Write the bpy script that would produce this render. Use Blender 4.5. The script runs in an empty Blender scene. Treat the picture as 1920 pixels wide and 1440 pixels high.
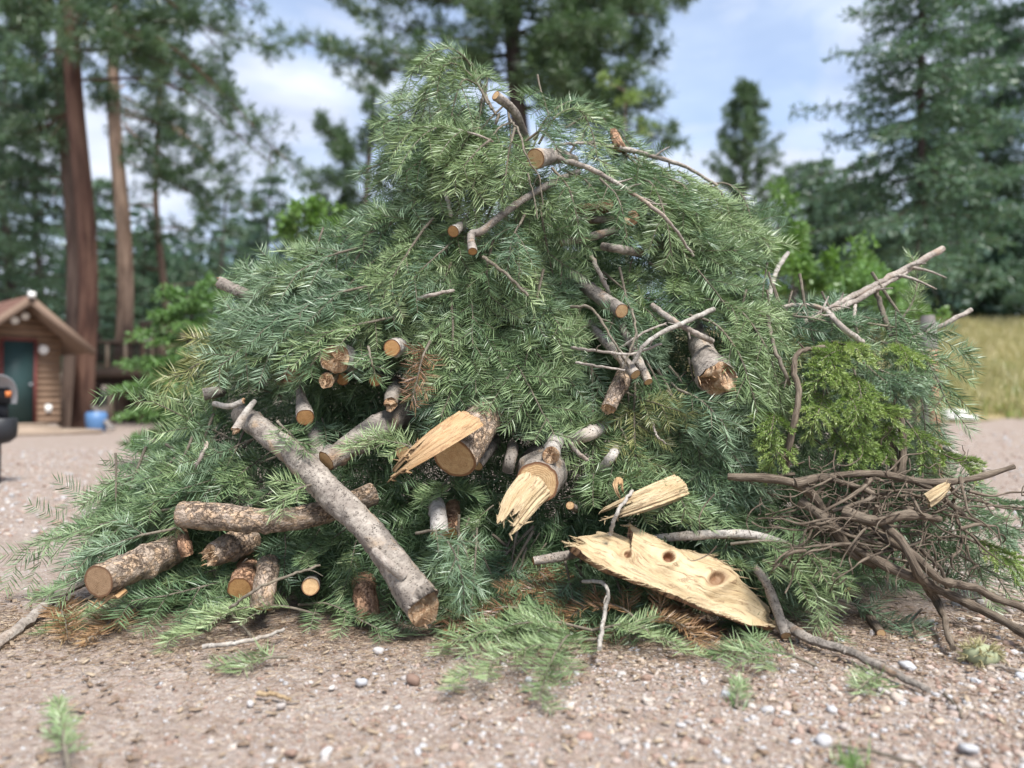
import bpy, math, random
import numpy as np
from mathutils import Vector, Matrix, Euler

R = np.random.default_rng(7)
random.seed(7)
scene = bpy.context.scene
COL = scene.collection

# ------------------------------------------------------------------ camera
F = 1442.0                      # focal length in pixels of a 1920 px wide frame
CAM_H = 0.90
PITCH = math.atan(25.0 / F)
cam_data = bpy.data.cameras.new('camera')
cam = bpy.data.objects.new('camera', cam_data)
COL.objects.link(cam)
cam.location = (0, 0, CAM_H)
cam.rotation_euler = (math.pi / 2 + PITCH, 0, 0)
cam_data.sensor_width = 36.0
cam_data.lens = F / 1920 * 36.0
cam_data.clip_start = 0.05
cam_data.clip_end = 1500
cam_data.dof.use_dof = True
cam_data.dof.focus_distance = 3.18
cam_data.dof.aperture_fstop = 1.0
scene.camera = cam

# ------------------------------------------------------------------ sky and sun
SUN_EL, SUN_AZ = math.radians(58), math.radians(150)   # azimuth clockwise from +Y (north): behind the camera, to its right
world = bpy.data.worlds.new('World')
scene.world = world
world.use_nodes = True
wn, wl = world.node_tree.nodes, world.node_tree.links
wn.clear()
w_out = wn.new('ShaderNodeOutputWorld')
w_bg = wn.new('ShaderNodeBackground'); w_bg.inputs['Strength'].default_value = 0.12
w_sky = wn.new('ShaderNodeTexSky'); w_sky.sky_type = 'NISHITA'; w_sky.sun_disc = False
w_sky.sun_elevation = SUN_EL; w_sky.sun_rotation = SUN_AZ
w_sky.air_density = 1.0; w_sky.dust_density = 0.6; w_sky.ozone_density = 1.6
w_tc = wn.new('ShaderNodeTexCoord')
w_map = wn.new('ShaderNodeMapping'); w_map.inputs['Scale'].default_value = (2.2, 2.2, 6.0)
w_map.inputs['Rotation'].default_value = (0.0, 0.30, 0.4)
w_no = wn.new('ShaderNodeTexNoise'); w_no.inputs['Scale'].default_value = 1.25
w_no.inputs['Detail'].default_value = 7; w_no.inputs['Roughness'].default_value = 0.55
w_no.inputs['Distortion'].default_value = 0.5
w_rp = wn.new('ShaderNodeValToRGB')
w_rp.color_ramp.elements[0].position = 0.40; w_rp.color_ramp.elements[0].color = (0.40, 0.40, 0.40, 1)
w_rp.color_ramp.elements[1].position = 0.57; w_rp.color_ramp.elements[1].color = (1, 1, 1, 1)
w_no2 = wn.new('ShaderNodeTexNoise'); w_no2.inputs['Scale'].default_value = 3.0; w_no2.inputs['Detail'].default_value = 4
w_cl = wn.new('ShaderNodeValToRGB')
w_cl.color_ramp.elements[0].position = 0.3; w_cl.color_ramp.elements[0].color = (2.4, 2.75, 3.65, 1)
w_cl.color_ramp.elements[1].position = 0.7; w_cl.color_ramp.elements[1].color = (4.1, 4.4, 4.9, 1)
w_mix = wn.new('ShaderNodeMixRGB')
wl.new(w_tc.outputs['Generated'], w_map.inputs['Vector'])
wl.new(w_map.outputs['Vector'], w_no.inputs['Vector'])
wl.new(w_map.outputs['Vector'], w_no2.inputs['Vector'])
wl.new(w_no.outputs['Fac'], w_rp.inputs['Fac'])
wl.new(w_no2.outputs['Fac'], w_cl.inputs['Fac'])
wl.new(w_rp.outputs['Color'], w_mix.inputs['Fac'])
wl.new(w_sky.outputs['Color'], w_mix.inputs['Color1'])
wl.new(w_cl.outputs['Color'], w_mix.inputs['Color2'])
wl.new(w_mix.outputs['Color'], w_bg.inputs['Color'])
wl.new(w_bg.outputs['Background'], w_out.inputs['Surface'])

sun_data = bpy.data.lights.new('sun', 'SUN')
sun_data.energy = 3.4
sun_data.angle = math.radians(15)
sun_data.color = (1.0, 0.97, 0.93)
sun = bpy.data.objects.new('sun', sun_data)
COL.objects.link(sun)
sdir = Vector((math.sin(SUN_AZ) * math.cos(SUN_EL), math.cos(SUN_AZ) * math.cos(SUN_EL), math.sin(SUN_EL)))
sun.rotation_euler = sdir.to_track_quat('Z', 'Y').to_euler()
sun.location = (3, -4, 8)

scene.view_settings.view_transform = 'Standard'
scene.view_settings.look = 'None'
scene.view_settings.gamma = 1.0
scene.view_settings.exposure = 1.1
scene.view_settings.use_curve_mapping = False
scene.cycles.use_denoising = True
scene.cycles.max_bounces = 6
scene.cycles.diffuse_bounces = 3
scene.cycles.transmission_bounces = 4
scene.cycles.transparent_max_bounces = 4
scene.render.film_transparent = False

# ------------------------------------------------------------------ geometry helpers
cp, sp = math.cos(PITCH), math.sin(PITCH)
def P(u, v, y):
    """world point seen at photograph pixel (u, v) at depth y"""
    x, up = (u - 960) / F, (720 - v) / F
    fw = cp - sp * up
    t = y / fw
    return np.array((x * t, y, CAM_H + (sp + cp * up) * t))
def proj(p):
    p = np.asarray(p, float)
    y, z = p[..., 1], p[..., 2] - CAM_H
    fw = cp * y + sp * z
    up = -sp * y + cp * z
    return np.stack((960 + F * p[..., 0] / fw, 720 - F * up / fw), -1)
def ground_y(v):
    return CAM_H * F / (v - 745.0)
def G(u, v, h=0.0):
    """point on the flat gravel seen at pixel (u, v)"""
    p = P(u, v, ground_y(v)); p[2] = h
    return p

def nrm(a):
    a = np.asarray(a, float)
    return a / np.maximum(np.linalg.norm(a, axis=-1, keepdims=True), 1e-9)

class Noise3:
    def __init__(s, seed, n=10, lo=1.0, hi=4.0):
        r = np.random.default_rng(seed)
        s.k = nrm(r.normal(size=(n, 3))) * r.uniform(lo, hi, (n, 1)); s.p = r.uniform(0, 6.28, n)
        s.a = 1.0 / np.sqrt(n)
    def __call__(s, p):
        return np.sin(np.asarray(p) @ s.k.T + s.p).sum(-1) * s.a

def mesh(name, V, tris=None, quads=None, uv=None, attrs=None, smooth=True):
    me = bpy.data.meshes.new(name)
    V = np.asarray(V, np.float32)
    T = np.zeros((0, 3), np.int32) if tris is None or len(tris) == 0 else np.asarray(tris, np.int32)
    Q = np.zeros((0, 4), np.int32) if quads is None or len(quads) == 0 else np.asarray(quads, np.int32)
    me.vertices.add(len(V)); me.vertices.foreach_set('co', V.ravel())
    loops = np.concatenate((T.ravel(), Q.ravel()))
    me.loops.add(len(loops)); me.loops.foreach_set('vertex_index', loops)
    tot = np.concatenate((np.full(len(T), 3), np.full(len(Q), 4))).astype(np.int32)
    st = np.concatenate(([0], np.cumsum(tot)[:-1])).astype(np.int32) if len(tot) else np.zeros(0, np.int32)
    me.polygons.add(len(tot)); me.polygons.foreach_set('loop_start', st)
    if smooth: me.polygons.foreach_set('use_smooth', np.ones(len(tot), bool))
    if uv is not None:
        l = me.uv_layers.new(name='UVMap')
        l.data.foreach_set('uv', np.asarray(uv, np.float32)[loops].ravel())
    if attrs:
        for k, a in attrs.items():
            at = me.attributes.new(k, 'FLOAT', 'POINT'); at.data.foreach_set('value', np.asarray(a, np.float32))
    me.update(calc_edges=True)
    return me

class MB:
    """collects pieces of ONE mesh"""
    def __init__(s): s.V = []; s.T = []; s.Q = []; s.U = []; s.A = []; s.n = 0
    def add(s, V, tris=None, quads=None, uv=None, tint=None):
        V = np.asarray(V, float)
        if tris is not None and len(tris): s.T.append(np.asarray(tris) + s.n)
        if quads is not None and len(quads): s.Q.append(np.asarray(quads) + s.n)
        s.V.append(V); s.U.append(np.zeros((len(V), 2)) if uv is None else uv)
        s.A.append(np.full(len(V), 0.5) if tint is None else np.broadcast_to(tint, (len(V),)))
        s.n += len(V)
    def mesh(s, name, smooth=True):
        c = lambda L, w: np.concatenate(L) if L else np.zeros((0, w), int)
        return mesh(name, np.concatenate(s.V), c(s.T, 3), c(s.Q, 4), np.concatenate(s.U), {'tint': np.concatenate(s.A)}, smooth)
    def box(s, c, d, rot=None, tint=None):
        c = np.asarray(c, float); h = np.asarray(d, float) / 2
        V = np.array([(x, y, z) for x in (-1, 1) for y in (-1, 1) for z in (-1, 1)]) * h
        if rot is not None: V = V @ np.asarray(rot).T
        Q = [(0, 1, 3, 2), (4, 6, 7, 5), (0, 4, 5, 1), (2, 3, 7, 6), (0, 2, 6, 4), (1, 5, 7, 3)]
        s.add(V + c, quads=Q, tint=tint)
    def tube(s, pts, rad, n=6, tint=None, cap=True):
        V, Q, U = tube(pts, rad, n)
        s.add(V, quads=Q, uv=U, tint=tint)
        if cap:
            for i, flip in ((0, 1), (len(pts) - 1, 0)):
                ring = V[i * (n + 1):i * (n + 1) + n]
                k = np.arange(n); c = np.full(n, n)
                t = np.stack((k, (k + 1) % n, c), -1)
                if flip: t = t[:, ::-1]
                s.add(np.vstack((ring, ring.mean(0))), tris=t, tint=tint)

def frames(pts):
    pts = np.asarray(pts, float)
    t = np.gradient(pts, axis=0); t = nrm(t)
    a = np.array((0, 1, 0.02)) if abs(t[0][1]) < 0.9 else np.array((0, 0, 1.0))
    b = nrm(np.cross(t[0], a)); B = [b]
    for i in range(1, len(pts)):
        b = b - t[i] * np.dot(b, t[i]); b = nrm(b); B.append(b)
    B = np.array(B); N = np.cross(B, t)
    return t, B, N

def tube(pts, rad, n=6):
    pts = np.asarray(pts, float); m = len(pts)
    rad = np.broadcast_to(np.asarray(rad, float), (m,))
    t, B, N = frames(pts)
    th = np.linspace(0, 2 * math.pi, n + 1)
    V = pts[:, None] + rad[:, None, None] * (np.cos(th)[None, :, None] * B[:, None] + np.sin(th)[None, :, None] * N[:, None])
    s = np.concatenate(([0], np.cumsum(np.linalg.norm(np.diff(pts, axis=0), axis=1))))
    U = np.stack((np.broadcast_to(th / (2 * math.pi), (m, n + 1)) * (2 * math.pi * rad.mean()), np.broadcast_to(s[:, None], (m, n + 1))), -1)
    i, j = np.meshgrid(np.arange(m - 1), np.arange(n), indexing='ij')
    a = (i * (n + 1) + j).ravel()
    Q = np.stack((a, a + 1, a + n + 2, a + n + 1), -1)
    return V.reshape(-1, 3), Q, U.reshape(-1, 2)

def smooth(pts, n):
    """Catmull-Rom through pts, n samples (works on any column count)"""
    p = np.asarray(pts, float)
    if len(p) == 2:
        return p[0] + (p[1] - p[0]) * np.linspace(0, 1, n)[:, None]
    q = np.vstack((2 * p[0] - p[1], p, 2 * p[-1] - p[-2]))
    d = np.concatenate(([0], np.cumsum(np.linalg.norm(np.diff(p[:, :3], axis=0), axis=1) + 1e-6)))
    s = np.linspace(0, d[-1], n); k = np.clip(np.searchsorted(d, s, 'right') - 1, 0, len(p) - 2)
    t = ((s - d[k]) / (d[k + 1] - d[k]))[:, None]
    a, b, c, e = q[k], q[k + 1], q[k + 2], q[k + 3]
    return 0.5 * (2 * b + (c - a) * t + (2 * a - 5 * b + 4 * c - e) * t ** 2 + (3 * b - a - 3 * c + e) * t ** 3)

def ob(name, me, mat=None, parent=None, **props):
    o = bpy.data.objects.new(name, me); COL.objects.link(o)
    if me is not None and mat is not None and len(me.materials) == 0: me.materials.append(mat)
    if parent is not None: o.parent = parent
    for k, v in props.items(): o[k] = v
    return o
def thing(name, label, cat, loc=(0, 0, 0), group=None):
    o = ob(name, None, label=label, category=cat)
    o.location = loc; o.empty_display_size = 0.05
    if group: o['group'] = group
    return o
def tag(o, label, cat, group=None):
    o['label'] = label; o['category'] = cat
    if group: o['group'] = group
    return o

# ------------------------------------------------------------------ materials
def newmat(name):
    m = bpy.data.materials.new(name); m.use_nodes = True
    nt = m.node_tree; nt.nodes.clear()
    out = nt.nodes.new('ShaderNodeOutputMaterial')
    return m, nt, out
class NT:
    def __init__(s, nt): s.nt = nt
    def n(s, typ, ins=None, **props):
        nd = s.nt.nodes.new('ShaderNode' + typ)
        for k, v in props.items(): setattr(nd, k, v)
        for k, v in (ins or {}).items():
            if hasattr(v, 'is_output'): s.nt.links.new(v, nd.inputs[k])
            else: nd.inputs[k].default_value = v
        return nd
    def ramp(s, fac, stops, interp='LINEAR'):
        nd = s.nt.nodes.new('ShaderNodeValToRGB'); cr = nd.color_ramp; cr.interpolation = interp
        while len(cr.elements) < len(stops): cr.elements.new(0.5)
        for e, (p, c) in zip(cr.elements, stops):
            e.position = p; e.color = (c, c, c, 1) if isinstance(c, (int, float)) else (*c, 1)
        s.nt.links.new(fac, nd.inputs['Fac']); return nd.outputs['Color']
    def mix(s, fac, a, b, mode='MIX'):
        nd = s.nt.nodes.new('ShaderNodeMixRGB'); nd.blend_type = mode
        for k, v in (('Fac', fac), ('Color1', a), ('Color2', b)):
            if hasattr(v, 'is_output'): s.nt.links.new(v, nd.inputs[k])
            else: nd.inputs[k].default_value = v if k == 'Fac' else (*v, 1)
        return nd.outputs['Color']
    def math(s, op, a, b=0.0):
        nd = s.nt.nodes.new('ShaderNodeMath'); nd.operation = op
        for i, v in enumerate((a, b)):
            if hasattr(v, 'is_output'): s.nt.links.new(v, nd.inputs[i])
            else: nd.inputs[i].default_value = v
        return nd.outputs[0]
    def noise(s, vec, scale, detail=4, rough=0.55, dist=0.0):
        return s.n('TexNoise', {'Vector': vec, 'Scale': scale, 'Detail': detail, 'Roughness': rough, 'Distortion': dist}).outputs['Fac']
    def mapping(s, vec, scale=(1, 1, 1), loc=(0, 0, 0)):
        return s.n('Mapping', {'Vector': vec, 'Scale': scale, 'Location': loc}).outputs['Vector']
    def bump(s, h, strength=0.5, dist=0.01):
        return s.n('Bump', {'Height': h, 'Strength': strength, 'Distance': dist}).outputs['Normal']
    def bsdf(s, out, col, rough=0.6, spec=0.3, normal=None, metallic=0.0):
        b = s.n('BsdfPrincipled', {'Base Color': col if hasattr(col, 'is_output') else (*col, 1), 'Roughness': rough, 'Specular IOR Level': spec, 'Metallic': metallic})
        if normal is not None: s.nt.links.new(normal, b.inputs['Normal'])
        if out is not None: s.nt.links.new(b.outputs[0], out.inputs['Surface'])
        return b

def needle_mat(name, cols, trans=0.10, rough=0.40, spec=0.5):
    m, nt, out = newmat(name); t = NT(nt)
    at = t.n('Attribute', attribute_name='tint').outputs['Fac']
    oi = t.n('ObjectInfo').outputs['Random']
    f = t.math('ADD', t.math('MULTIPLY', at, 0.62), t.math('MULTIPLY', oi, 0.38))
    c = t.ramp(f, [(i / (len(cols) - 1), k) for i, k in enumerate(cols)])
    b = t.bsdf(None, c, rough, spec)
    tr = t.n('BsdfTranslucent', {'Color': t.mix(1.0, c, (1.0, 1.15, 0.6), 'MULTIPLY')})
    mx = t.n('MixShader', {0: trans, 1: b.outputs[0], 2: tr.outputs[0]})
    nt.links.new(mx.outputs[0], out.inputs['Surface'])
    return m
M = {}
M['needle'] = needle_mat('fir_needles', [(0.050, 0.098, 0.047), (0.094, 0.160, 0.075), (0.155, 0.230, 0.108), (0.23, 0.308, 0.152), (0.35, 0.42, 0.23)])
M['needle_pale'] = needle_mat('pale_fir_needles', [(0.105, 0.168, 0.070), (0.185, 0.262, 0.118), (0.28, 0.36, 0.175), (0.42, 0.495, 0.28)])
M['needle_blue'] = needle_mat('blue_fir_needles', [(0.062, 0.116, 0.066), (0.118, 0.190, 0.110), (0.195, 0.276, 0.168), (0.32, 0.405, 0.275)])
M['needle_dead'] = needle_mat('dead_fir_needles', [(0.12, 0.06, 0.032), (0.20, 0.105, 0.055), (0.30, 0.18, 0.09), (0.36, 0.27, 0.13)], 0.08)
M['needle_olive'] = needle_mat('olive_fir_needles', [(0.13, 0.135, 0.05), (0.21, 0.22, 0.085), (0.30, 0.30, 0.12), (0.38, 0.37, 0.18)])
M['juniper'] = needle_mat('juniper_scales', [(0.105, 0.175, 0.048), (0.19, 0.275, 0.075), (0.30, 0.385, 0.125), (0.42, 0.47, 0.20)], 0.2)
M['juniper_blue'] = needle_mat('blue_juniper_scales', [(0.13, 0.20, 0.13), (0.22, 0.31, 0.20), (0.33, 0.42, 0.29)], 0.2)
M['pine_far'] = needle_mat('far_pine_needles', [(0.034, 0.068, 0.040), (0.055, 0.100, 0.052), (0.090, 0.145, 0.068), (0.14, 0.19, 0.09)], 0.25)
M['fir_far'] = needle_mat('far_fir_needles', [(0.048, 0.098, 0.066), (0.082, 0.150, 0.092), (0.13, 0.21, 0.12), (0.18, 0.265, 0.145)], 0.25)
M['wood_far'] = needle_mat('far_forest_needles', [(0.040, 0.085, 0.068), (0.065, 0.120, 0.088), (0.095, 0.155, 0.105)], 0.2)  # lightened and blued: distance haze is put into the needle colour
M['leaf_lime'] = needle_mat('lime_leaves', [(0.085, 0.165, 0.040), (0.145, 0.25, 0.06), (0.23, 0.33, 0.10)], 0.3)
M['leaf_mid'] = needle_mat('mid_green_leaves', [(0.09, 0.18, 0.06), (0.17, 0.29, 0.095), (0.27, 0.40, 0.15)], 0.3)
M['grass_dry'] = needle_mat('dry_grass', [(0.24, 0.23, 0.09), (0.40, 0.36, 0.17), (0.50, 0.43, 0.25), (0.55, 0.50, 0.30)], 0.25)
M['grass_green'] = needle_mat('green_grass', [(0.12, 0.20, 0.05), (0.22, 0.30, 0.08), (0.32, 0.36, 0.12)], 0.25)

def bark_grey(name, light, mid, dark, patch, patch_amt=0.40, lent=1.0, far=1.0):
    m, nt, out = newmat(name); t = NT(nt)
    uv = t.n('TexCoord').outputs['UV']; oc = t.n('TexCoord').outputs['Object']
    oi = t.n('ObjectInfo').outputs['Random']
    off = t.n('CombineXYZ', {0: t.math('MULTIPLY', oi, 13.0), 1: t.math('MULTIPLY', oi, 7.0)}).outputs[0]
    uv = t.n('VectorMath', {0: uv, 1: off}, operation='ADD').outputs[0]
    n1 = t.noise(t.mapping(uv, (18 * far, 10 * far, 1)), 1.0, 5, 0.6)
    n2 = t.noise(t.mapping(uv, (60 * far, 60 * far, 1)), 1.0, 4, 0.6)
    base = t.mix(t.ramp(n1, [(0.35, 0.0), (0.62, 1.0)]), mid, light)
    base = t.mix(t.ramp(n2, [(0.34, 0.9), (0.56, 0.0)]), base, mid)
    n4 = t.noise(t.mapping(uv, (7 * far, 24 * far, 1), (1, 8, 0)), 1.0, 5, 0.7)
    base = t.mix(t.ramp(n4, [(0.52, 0.0), (0.72, 0.55)]), base, dark)
    vo = t.n('TexVoronoi', {'Vector': t.mapping(uv, (90 * far, 190 * far, 1)), 'Scale': 1.15, 'Randomness': 1.0}, feature='F1').outputs['Distance']
    rnd = t.noise(t.mapping(uv, (25 * far, 25 * far, 1)), 1.0, 3)
    dots = t.math('MULTIPLY', t.ramp(t.math('ADD', vo, t.math('MULTIPLY', n2, 0.25)), [(0.30, 0.85), (0.46, 0.0)]), t.ramp(rnd, [(0.42, 0.0), (0.56, lent)]))
    base = t.mix(dots, base, dark)
    n3 = t.noise(t.mapping(uv, (9 * far, 5 * far, 1), (3, 1, 0)), 1.0, 4, 0.6, 0.6)
    pm = t.ramp(n3, [(0.56, 0.0), (0.66, patch_amt * 2)])
    base = t.mix(pm, base, patch)
    h = t.math('SUBTRACT', t.math('ADD', t.math('MULTIPLY', n2, 0.7), n1), t.math('MULTIPLY', dots, 0.5))
    t.bsdf(out, base, 0.85, 0.15, t.bump(h, 1.0, 0.008 / far))
    return m
def bark_scaly(name, light, mid, dark, inner, sc=1.0, amt=0.5):
    m, nt, out = newmat(name); t = NT(nt)
    uv = t.n('TexCoord').outputs['UV']; oi = t.n('ObjectInfo').outputs['Random']
    off = t.n('CombineXYZ', {0: t.math('MULTIPLY', oi, 13.0), 1: t.math('MULTIPLY', oi, 7.0)}).outputs[0]
    uv = t.n('VectorMath', {0: uv, 1: off}, operation='ADD').outputs[0]
    wob = t.n('TexNoise', {'Vector': uv, 'Scale': 34 * sc, 'Detail': 5, 'Roughness': 0.7}).outputs['Color']
    uw = t.n('VectorMath', {0: uv, 1: t.n('VectorMath', {0: wob, 'Scale': 0.075 / sc}, operation='SCALE').outputs[0]}, operation='ADD').outputs[0]
    v = t.n('TexVoronoi', {'Vector': t.mapping(uw, (66 * sc, 30 * sc, 1)), 'Scale': 1.0}, feature='DISTANCE_TO_EDGE')
    vc = t.n('TexVoronoi', {'Vector': t.mapping(uw, (66 * sc, 30 * sc, 1)), 'Scale': 1.0}, feature='F1').outputs['Color']
    ve = v.outputs['Distance']; pc = t.n('SeparateColor', {0: vc}).outputs[0]
    n1 = t.noise(t.mapping(uv, (110 * sc, 70 * sc, 1)), 1.0, 5, 0.65)
    n2 = t.noise(t.mapping(uv, (14 * sc, 9 * sc, 1), (2, 5, 0)), 1.0, 4, 0.6)
    n3 = t.noise(t.mapping(uv, (34 * sc, 20 * sc, 1), (7, 1, 0)), 1.0, 4, 0.6, 0.8)
    base = t.mix(t.ramp(n1, [(0.3, 0.0), (0.65, 1.0)]), mid, light)
    base = t.mix(t.ramp(n2, [(0.40, 0.0), (0.62, 0.8)]), base, t.mix(n1, mid, dark))
    base = t.mix(t.ramp(t.math('ADD', n3, t.math('MULTIPLY', pc, 0.25)), [(0.70 - amt * 0.25, 0.0), (0.78 - amt * 0.25, 0.9)]), base, t.mix(n1, inner, light))
    cm = t.ramp(n2, [(0.38, 0.15), (0.56, 1.0)])
    crack = t.math('MULTIPLY', t.ramp(ve, [(0.0, 1.0), (0.055, 0.0)]), cm)
    base = t.mix(t.math('MULTIPLY', crack, 0.8), base, dark)
    h = t.math('ADD', t.math('MULTIPLY', t.ramp(ve, [(0.0, 0.0), (0.12, 1.0)]), cm), t.math('ADD', t.math('MULTIPLY', pc, 0.9), t.math('MULTIPLY', n1, 0.7)))
    t.bsdf(out, base, 0.85, 0.15, t.bump(h, 1.0, 0.009 / sc))
    return m
def bark_fibre(name, light, mid, dark, sc=1.0):
    m, nt, out = newmat(name); t = NT(nt)
    uv = t.n('TexCoord').outputs['UV']
    n1 = t.noise(t.mapping(uv, (260 * sc, 16 * sc, 1)), 1.0, 5, 0.6, 0.4)
    n2 = t.noise(t.mapping(uv, (30 * sc, 9 * sc, 1), (4, 2, 0)), 1.0, 4)
    c = t.ramp(n1, [(0.32, dark), (0.5, mid), (0.72, light)])
    c = t.mix(t.ramp(n2, [(0.45, 0.0), (0.7, 0.6)]), c, light)
    t.bsdf(out, c, 0.85, 0.15, t.bump(n1, 0.9, 0.006 / sc))
    return m
M['bark_grey'] = bark_grey('grey_fir_bark', (0.40, 0.355, 0.305), (0.20, 0.17, 0.145), (0.04, 0.032, 0.027), (0.40, 0.28, 0.175), 0.32)
M['bark_dim'] = bark_grey('dim_fir_bark', (0.33, 0.29, 0.25), (0.17, 0.15, 0.13), (0.035, 0.028, 0.024), (0.32, 0.19, 0.10), 0.25)
M['bark_white'] = bark_grey('pale_fir_bark', (0.50, 0.465, 0.42), (0.31, 0.28, 0.25), (0.06, 0.05, 0.045), (0.50, 0.36, 0.22), 0.1)
M['bark_scaly'] = bark_scaly('scaly_fir_bark', (0.47, 0.385, 0.31), (0.33, 0.25, 0.185), (0.08, 0.05, 0.035), (0.50, 0.31, 0.16), 1.0, 0.28)
M['bark_red'] = bark_scaly('reddish_flaking_bark', (0.50, 0.34, 0.24), (0.34, 0.18, 0.10), (0.09, 0.04, 0.025), (0.50, 0.26, 0.13), 1.0, 0.5)
M['bark_root'] = bark_fibre('brown_root_bark', (0.25, 0.205, 0.155), (0.12, 0.092, 0.068), (0.036, 0.027, 0.021))
M['stick'] = bark_grey('grey_twig_bark', (0.42, 0.38, 0.33), (0.24, 0.20, 0.17), (0.06, 0.05, 0.04), (0.34, 0.22, 0.14), 0.2, 0.7)
M['stick_white'] = bark_grey('pale_twig_bark', (0.45, 0.42, 0.375), (0.29, 0.26, 0.225), (0.08, 0.065, 0.055), (0.40, 0.28, 0.18), 0.1, 0.6)
M['stem'] = bark_grey('bough_stem_bark', (0.23, 0.20, 0.155), (0.13, 0.11, 0.085), (0.06, 0.05, 0.03), (0.19, 0.15, 0.10), 0.2, 0.4)
M['pine_trunk_red'] = bark_fibre('red_pine_bark', (0.165, 0.098, 0.070), (0.095, 0.050, 0.037), (0.03, 0.017, 0.014), 0.05)
M['pine_trunk_grey'] = bark_fibre('grey_pine_bark', (0.20, 0.145, 0.115), (0.115, 0.078, 0.062), (0.04, 0.03, 0.026), 0.05)
M['pine_trunk_tan'] = bark_fibre('tan_pine_bark', (0.34, 0.25, 0.19), (0.20, 0.135, 0.10), (0.06, 0.042, 0.036), 0.05)
M['trunk_dark'] = bark_fibre('dark_conifer_bark', (0.14, 0.11, 0.10), (0.085, 0.066, 0.058), (0.03, 0.024, 0.022), 0.06)

def cut_mat(name, light, dark, edge):
    m, nt, out = newmat(name); t = NT(nt)
    r = t.n('Attribute', attribute_name='ring').outputs['Fac']
    oc = t.n('TexCoord').outputs['Object']; oi = t.n('ObjectInfo').outputs['Random']
    wob = t.noise(oc, 18, 3)
    rr = t.math('ADD', r, t.math('MULTIPLY', wob, 0.12))
    ring = t.math('SINE', t.math('MULTIPLY', t.math('ADD', rr, t.math('MULTIPLY', t.noise(oc, 9, 2), 0.1)), 62.0))
    n = t.noise(oc, 55, 4); fine = t.noise(oc, 260, 3)
    c = t.mix(t.math('ADD', t.math('MULTIPLY', ring, 0.12), t.math('MULTIPLY', t.ramp(n, [(0.3, 0.0), (0.7, 1.0)]), 0.7)), light, dark)
    c = t.mix(t.math('MULTIPLY', t.ramp(fine, [(0.5, 0.0), (0.75, 1.0)]), 0.35), c, dark)
    c = t.mix(t.ramp(rr, [(0.0, 0.6), (0.13, 0.0)]), c, dark)
    c = t.mix(t.ramp(t.math('ADD', r, t.math('MULTIPLY', t.noise(oc, 40, 3), 0.10)), [(0.90, 0.0), (0.96, 1.0)]), c, edge)
    c = t.mix(t.math('MULTIPLY', oi, 0.30), c, dark)
    an = t.n('Attribute', attribute_name='ang').outputs['Fac']
    cn = t.noise(t.n('CombineXYZ', {0: t.math('MULTIPLY', an, 26.0), 1: t.math('MULTIPLY', r, 1.2), 2: t.math('MULTIPLY', oi, 40.0)}).outputs[0], 1.0, 3)
    ck = t.math('MULTIPLY', t.ramp(t.math('ABSOLUTE', t.math('SUBTRACT', cn, 0.56)), [(0.0, 1.0), (0.012, 0.0)]), t.ramp(r, [(0.12, 0.0), (0.35, 0.8), (0.9, 0.4)]))
    c = t.mix(ck, c, (0.07, 0.035, 0.018))
    h = t.math('ADD', t.math('MULTIPLY', ring, 0.2), t.math('ADD', n, fine))
    t.bsdf(out, c, 0.75, 0.2, t.bump(h, 0.5, 0.003))
    return m
M['cut'] = cut_mat('sawn_end_grain', (0.58, 0.41, 0.225), (0.36, 0.21, 0.095), (0.17, 0.085, 0.045))
M['cut_dark'] = cut_mat('dull_sawn_end_grain', (0.36, 0.24, 0.145), (0.20, 0.125, 0.07), (0.15, 0.08, 0.045))
M['cut_orange'] = cut_mat('orange_sawn_end_grain', (0.50, 0.29, 0.125), (0.30, 0.15, 0.055), (0.16, 0.07, 0.035))

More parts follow.
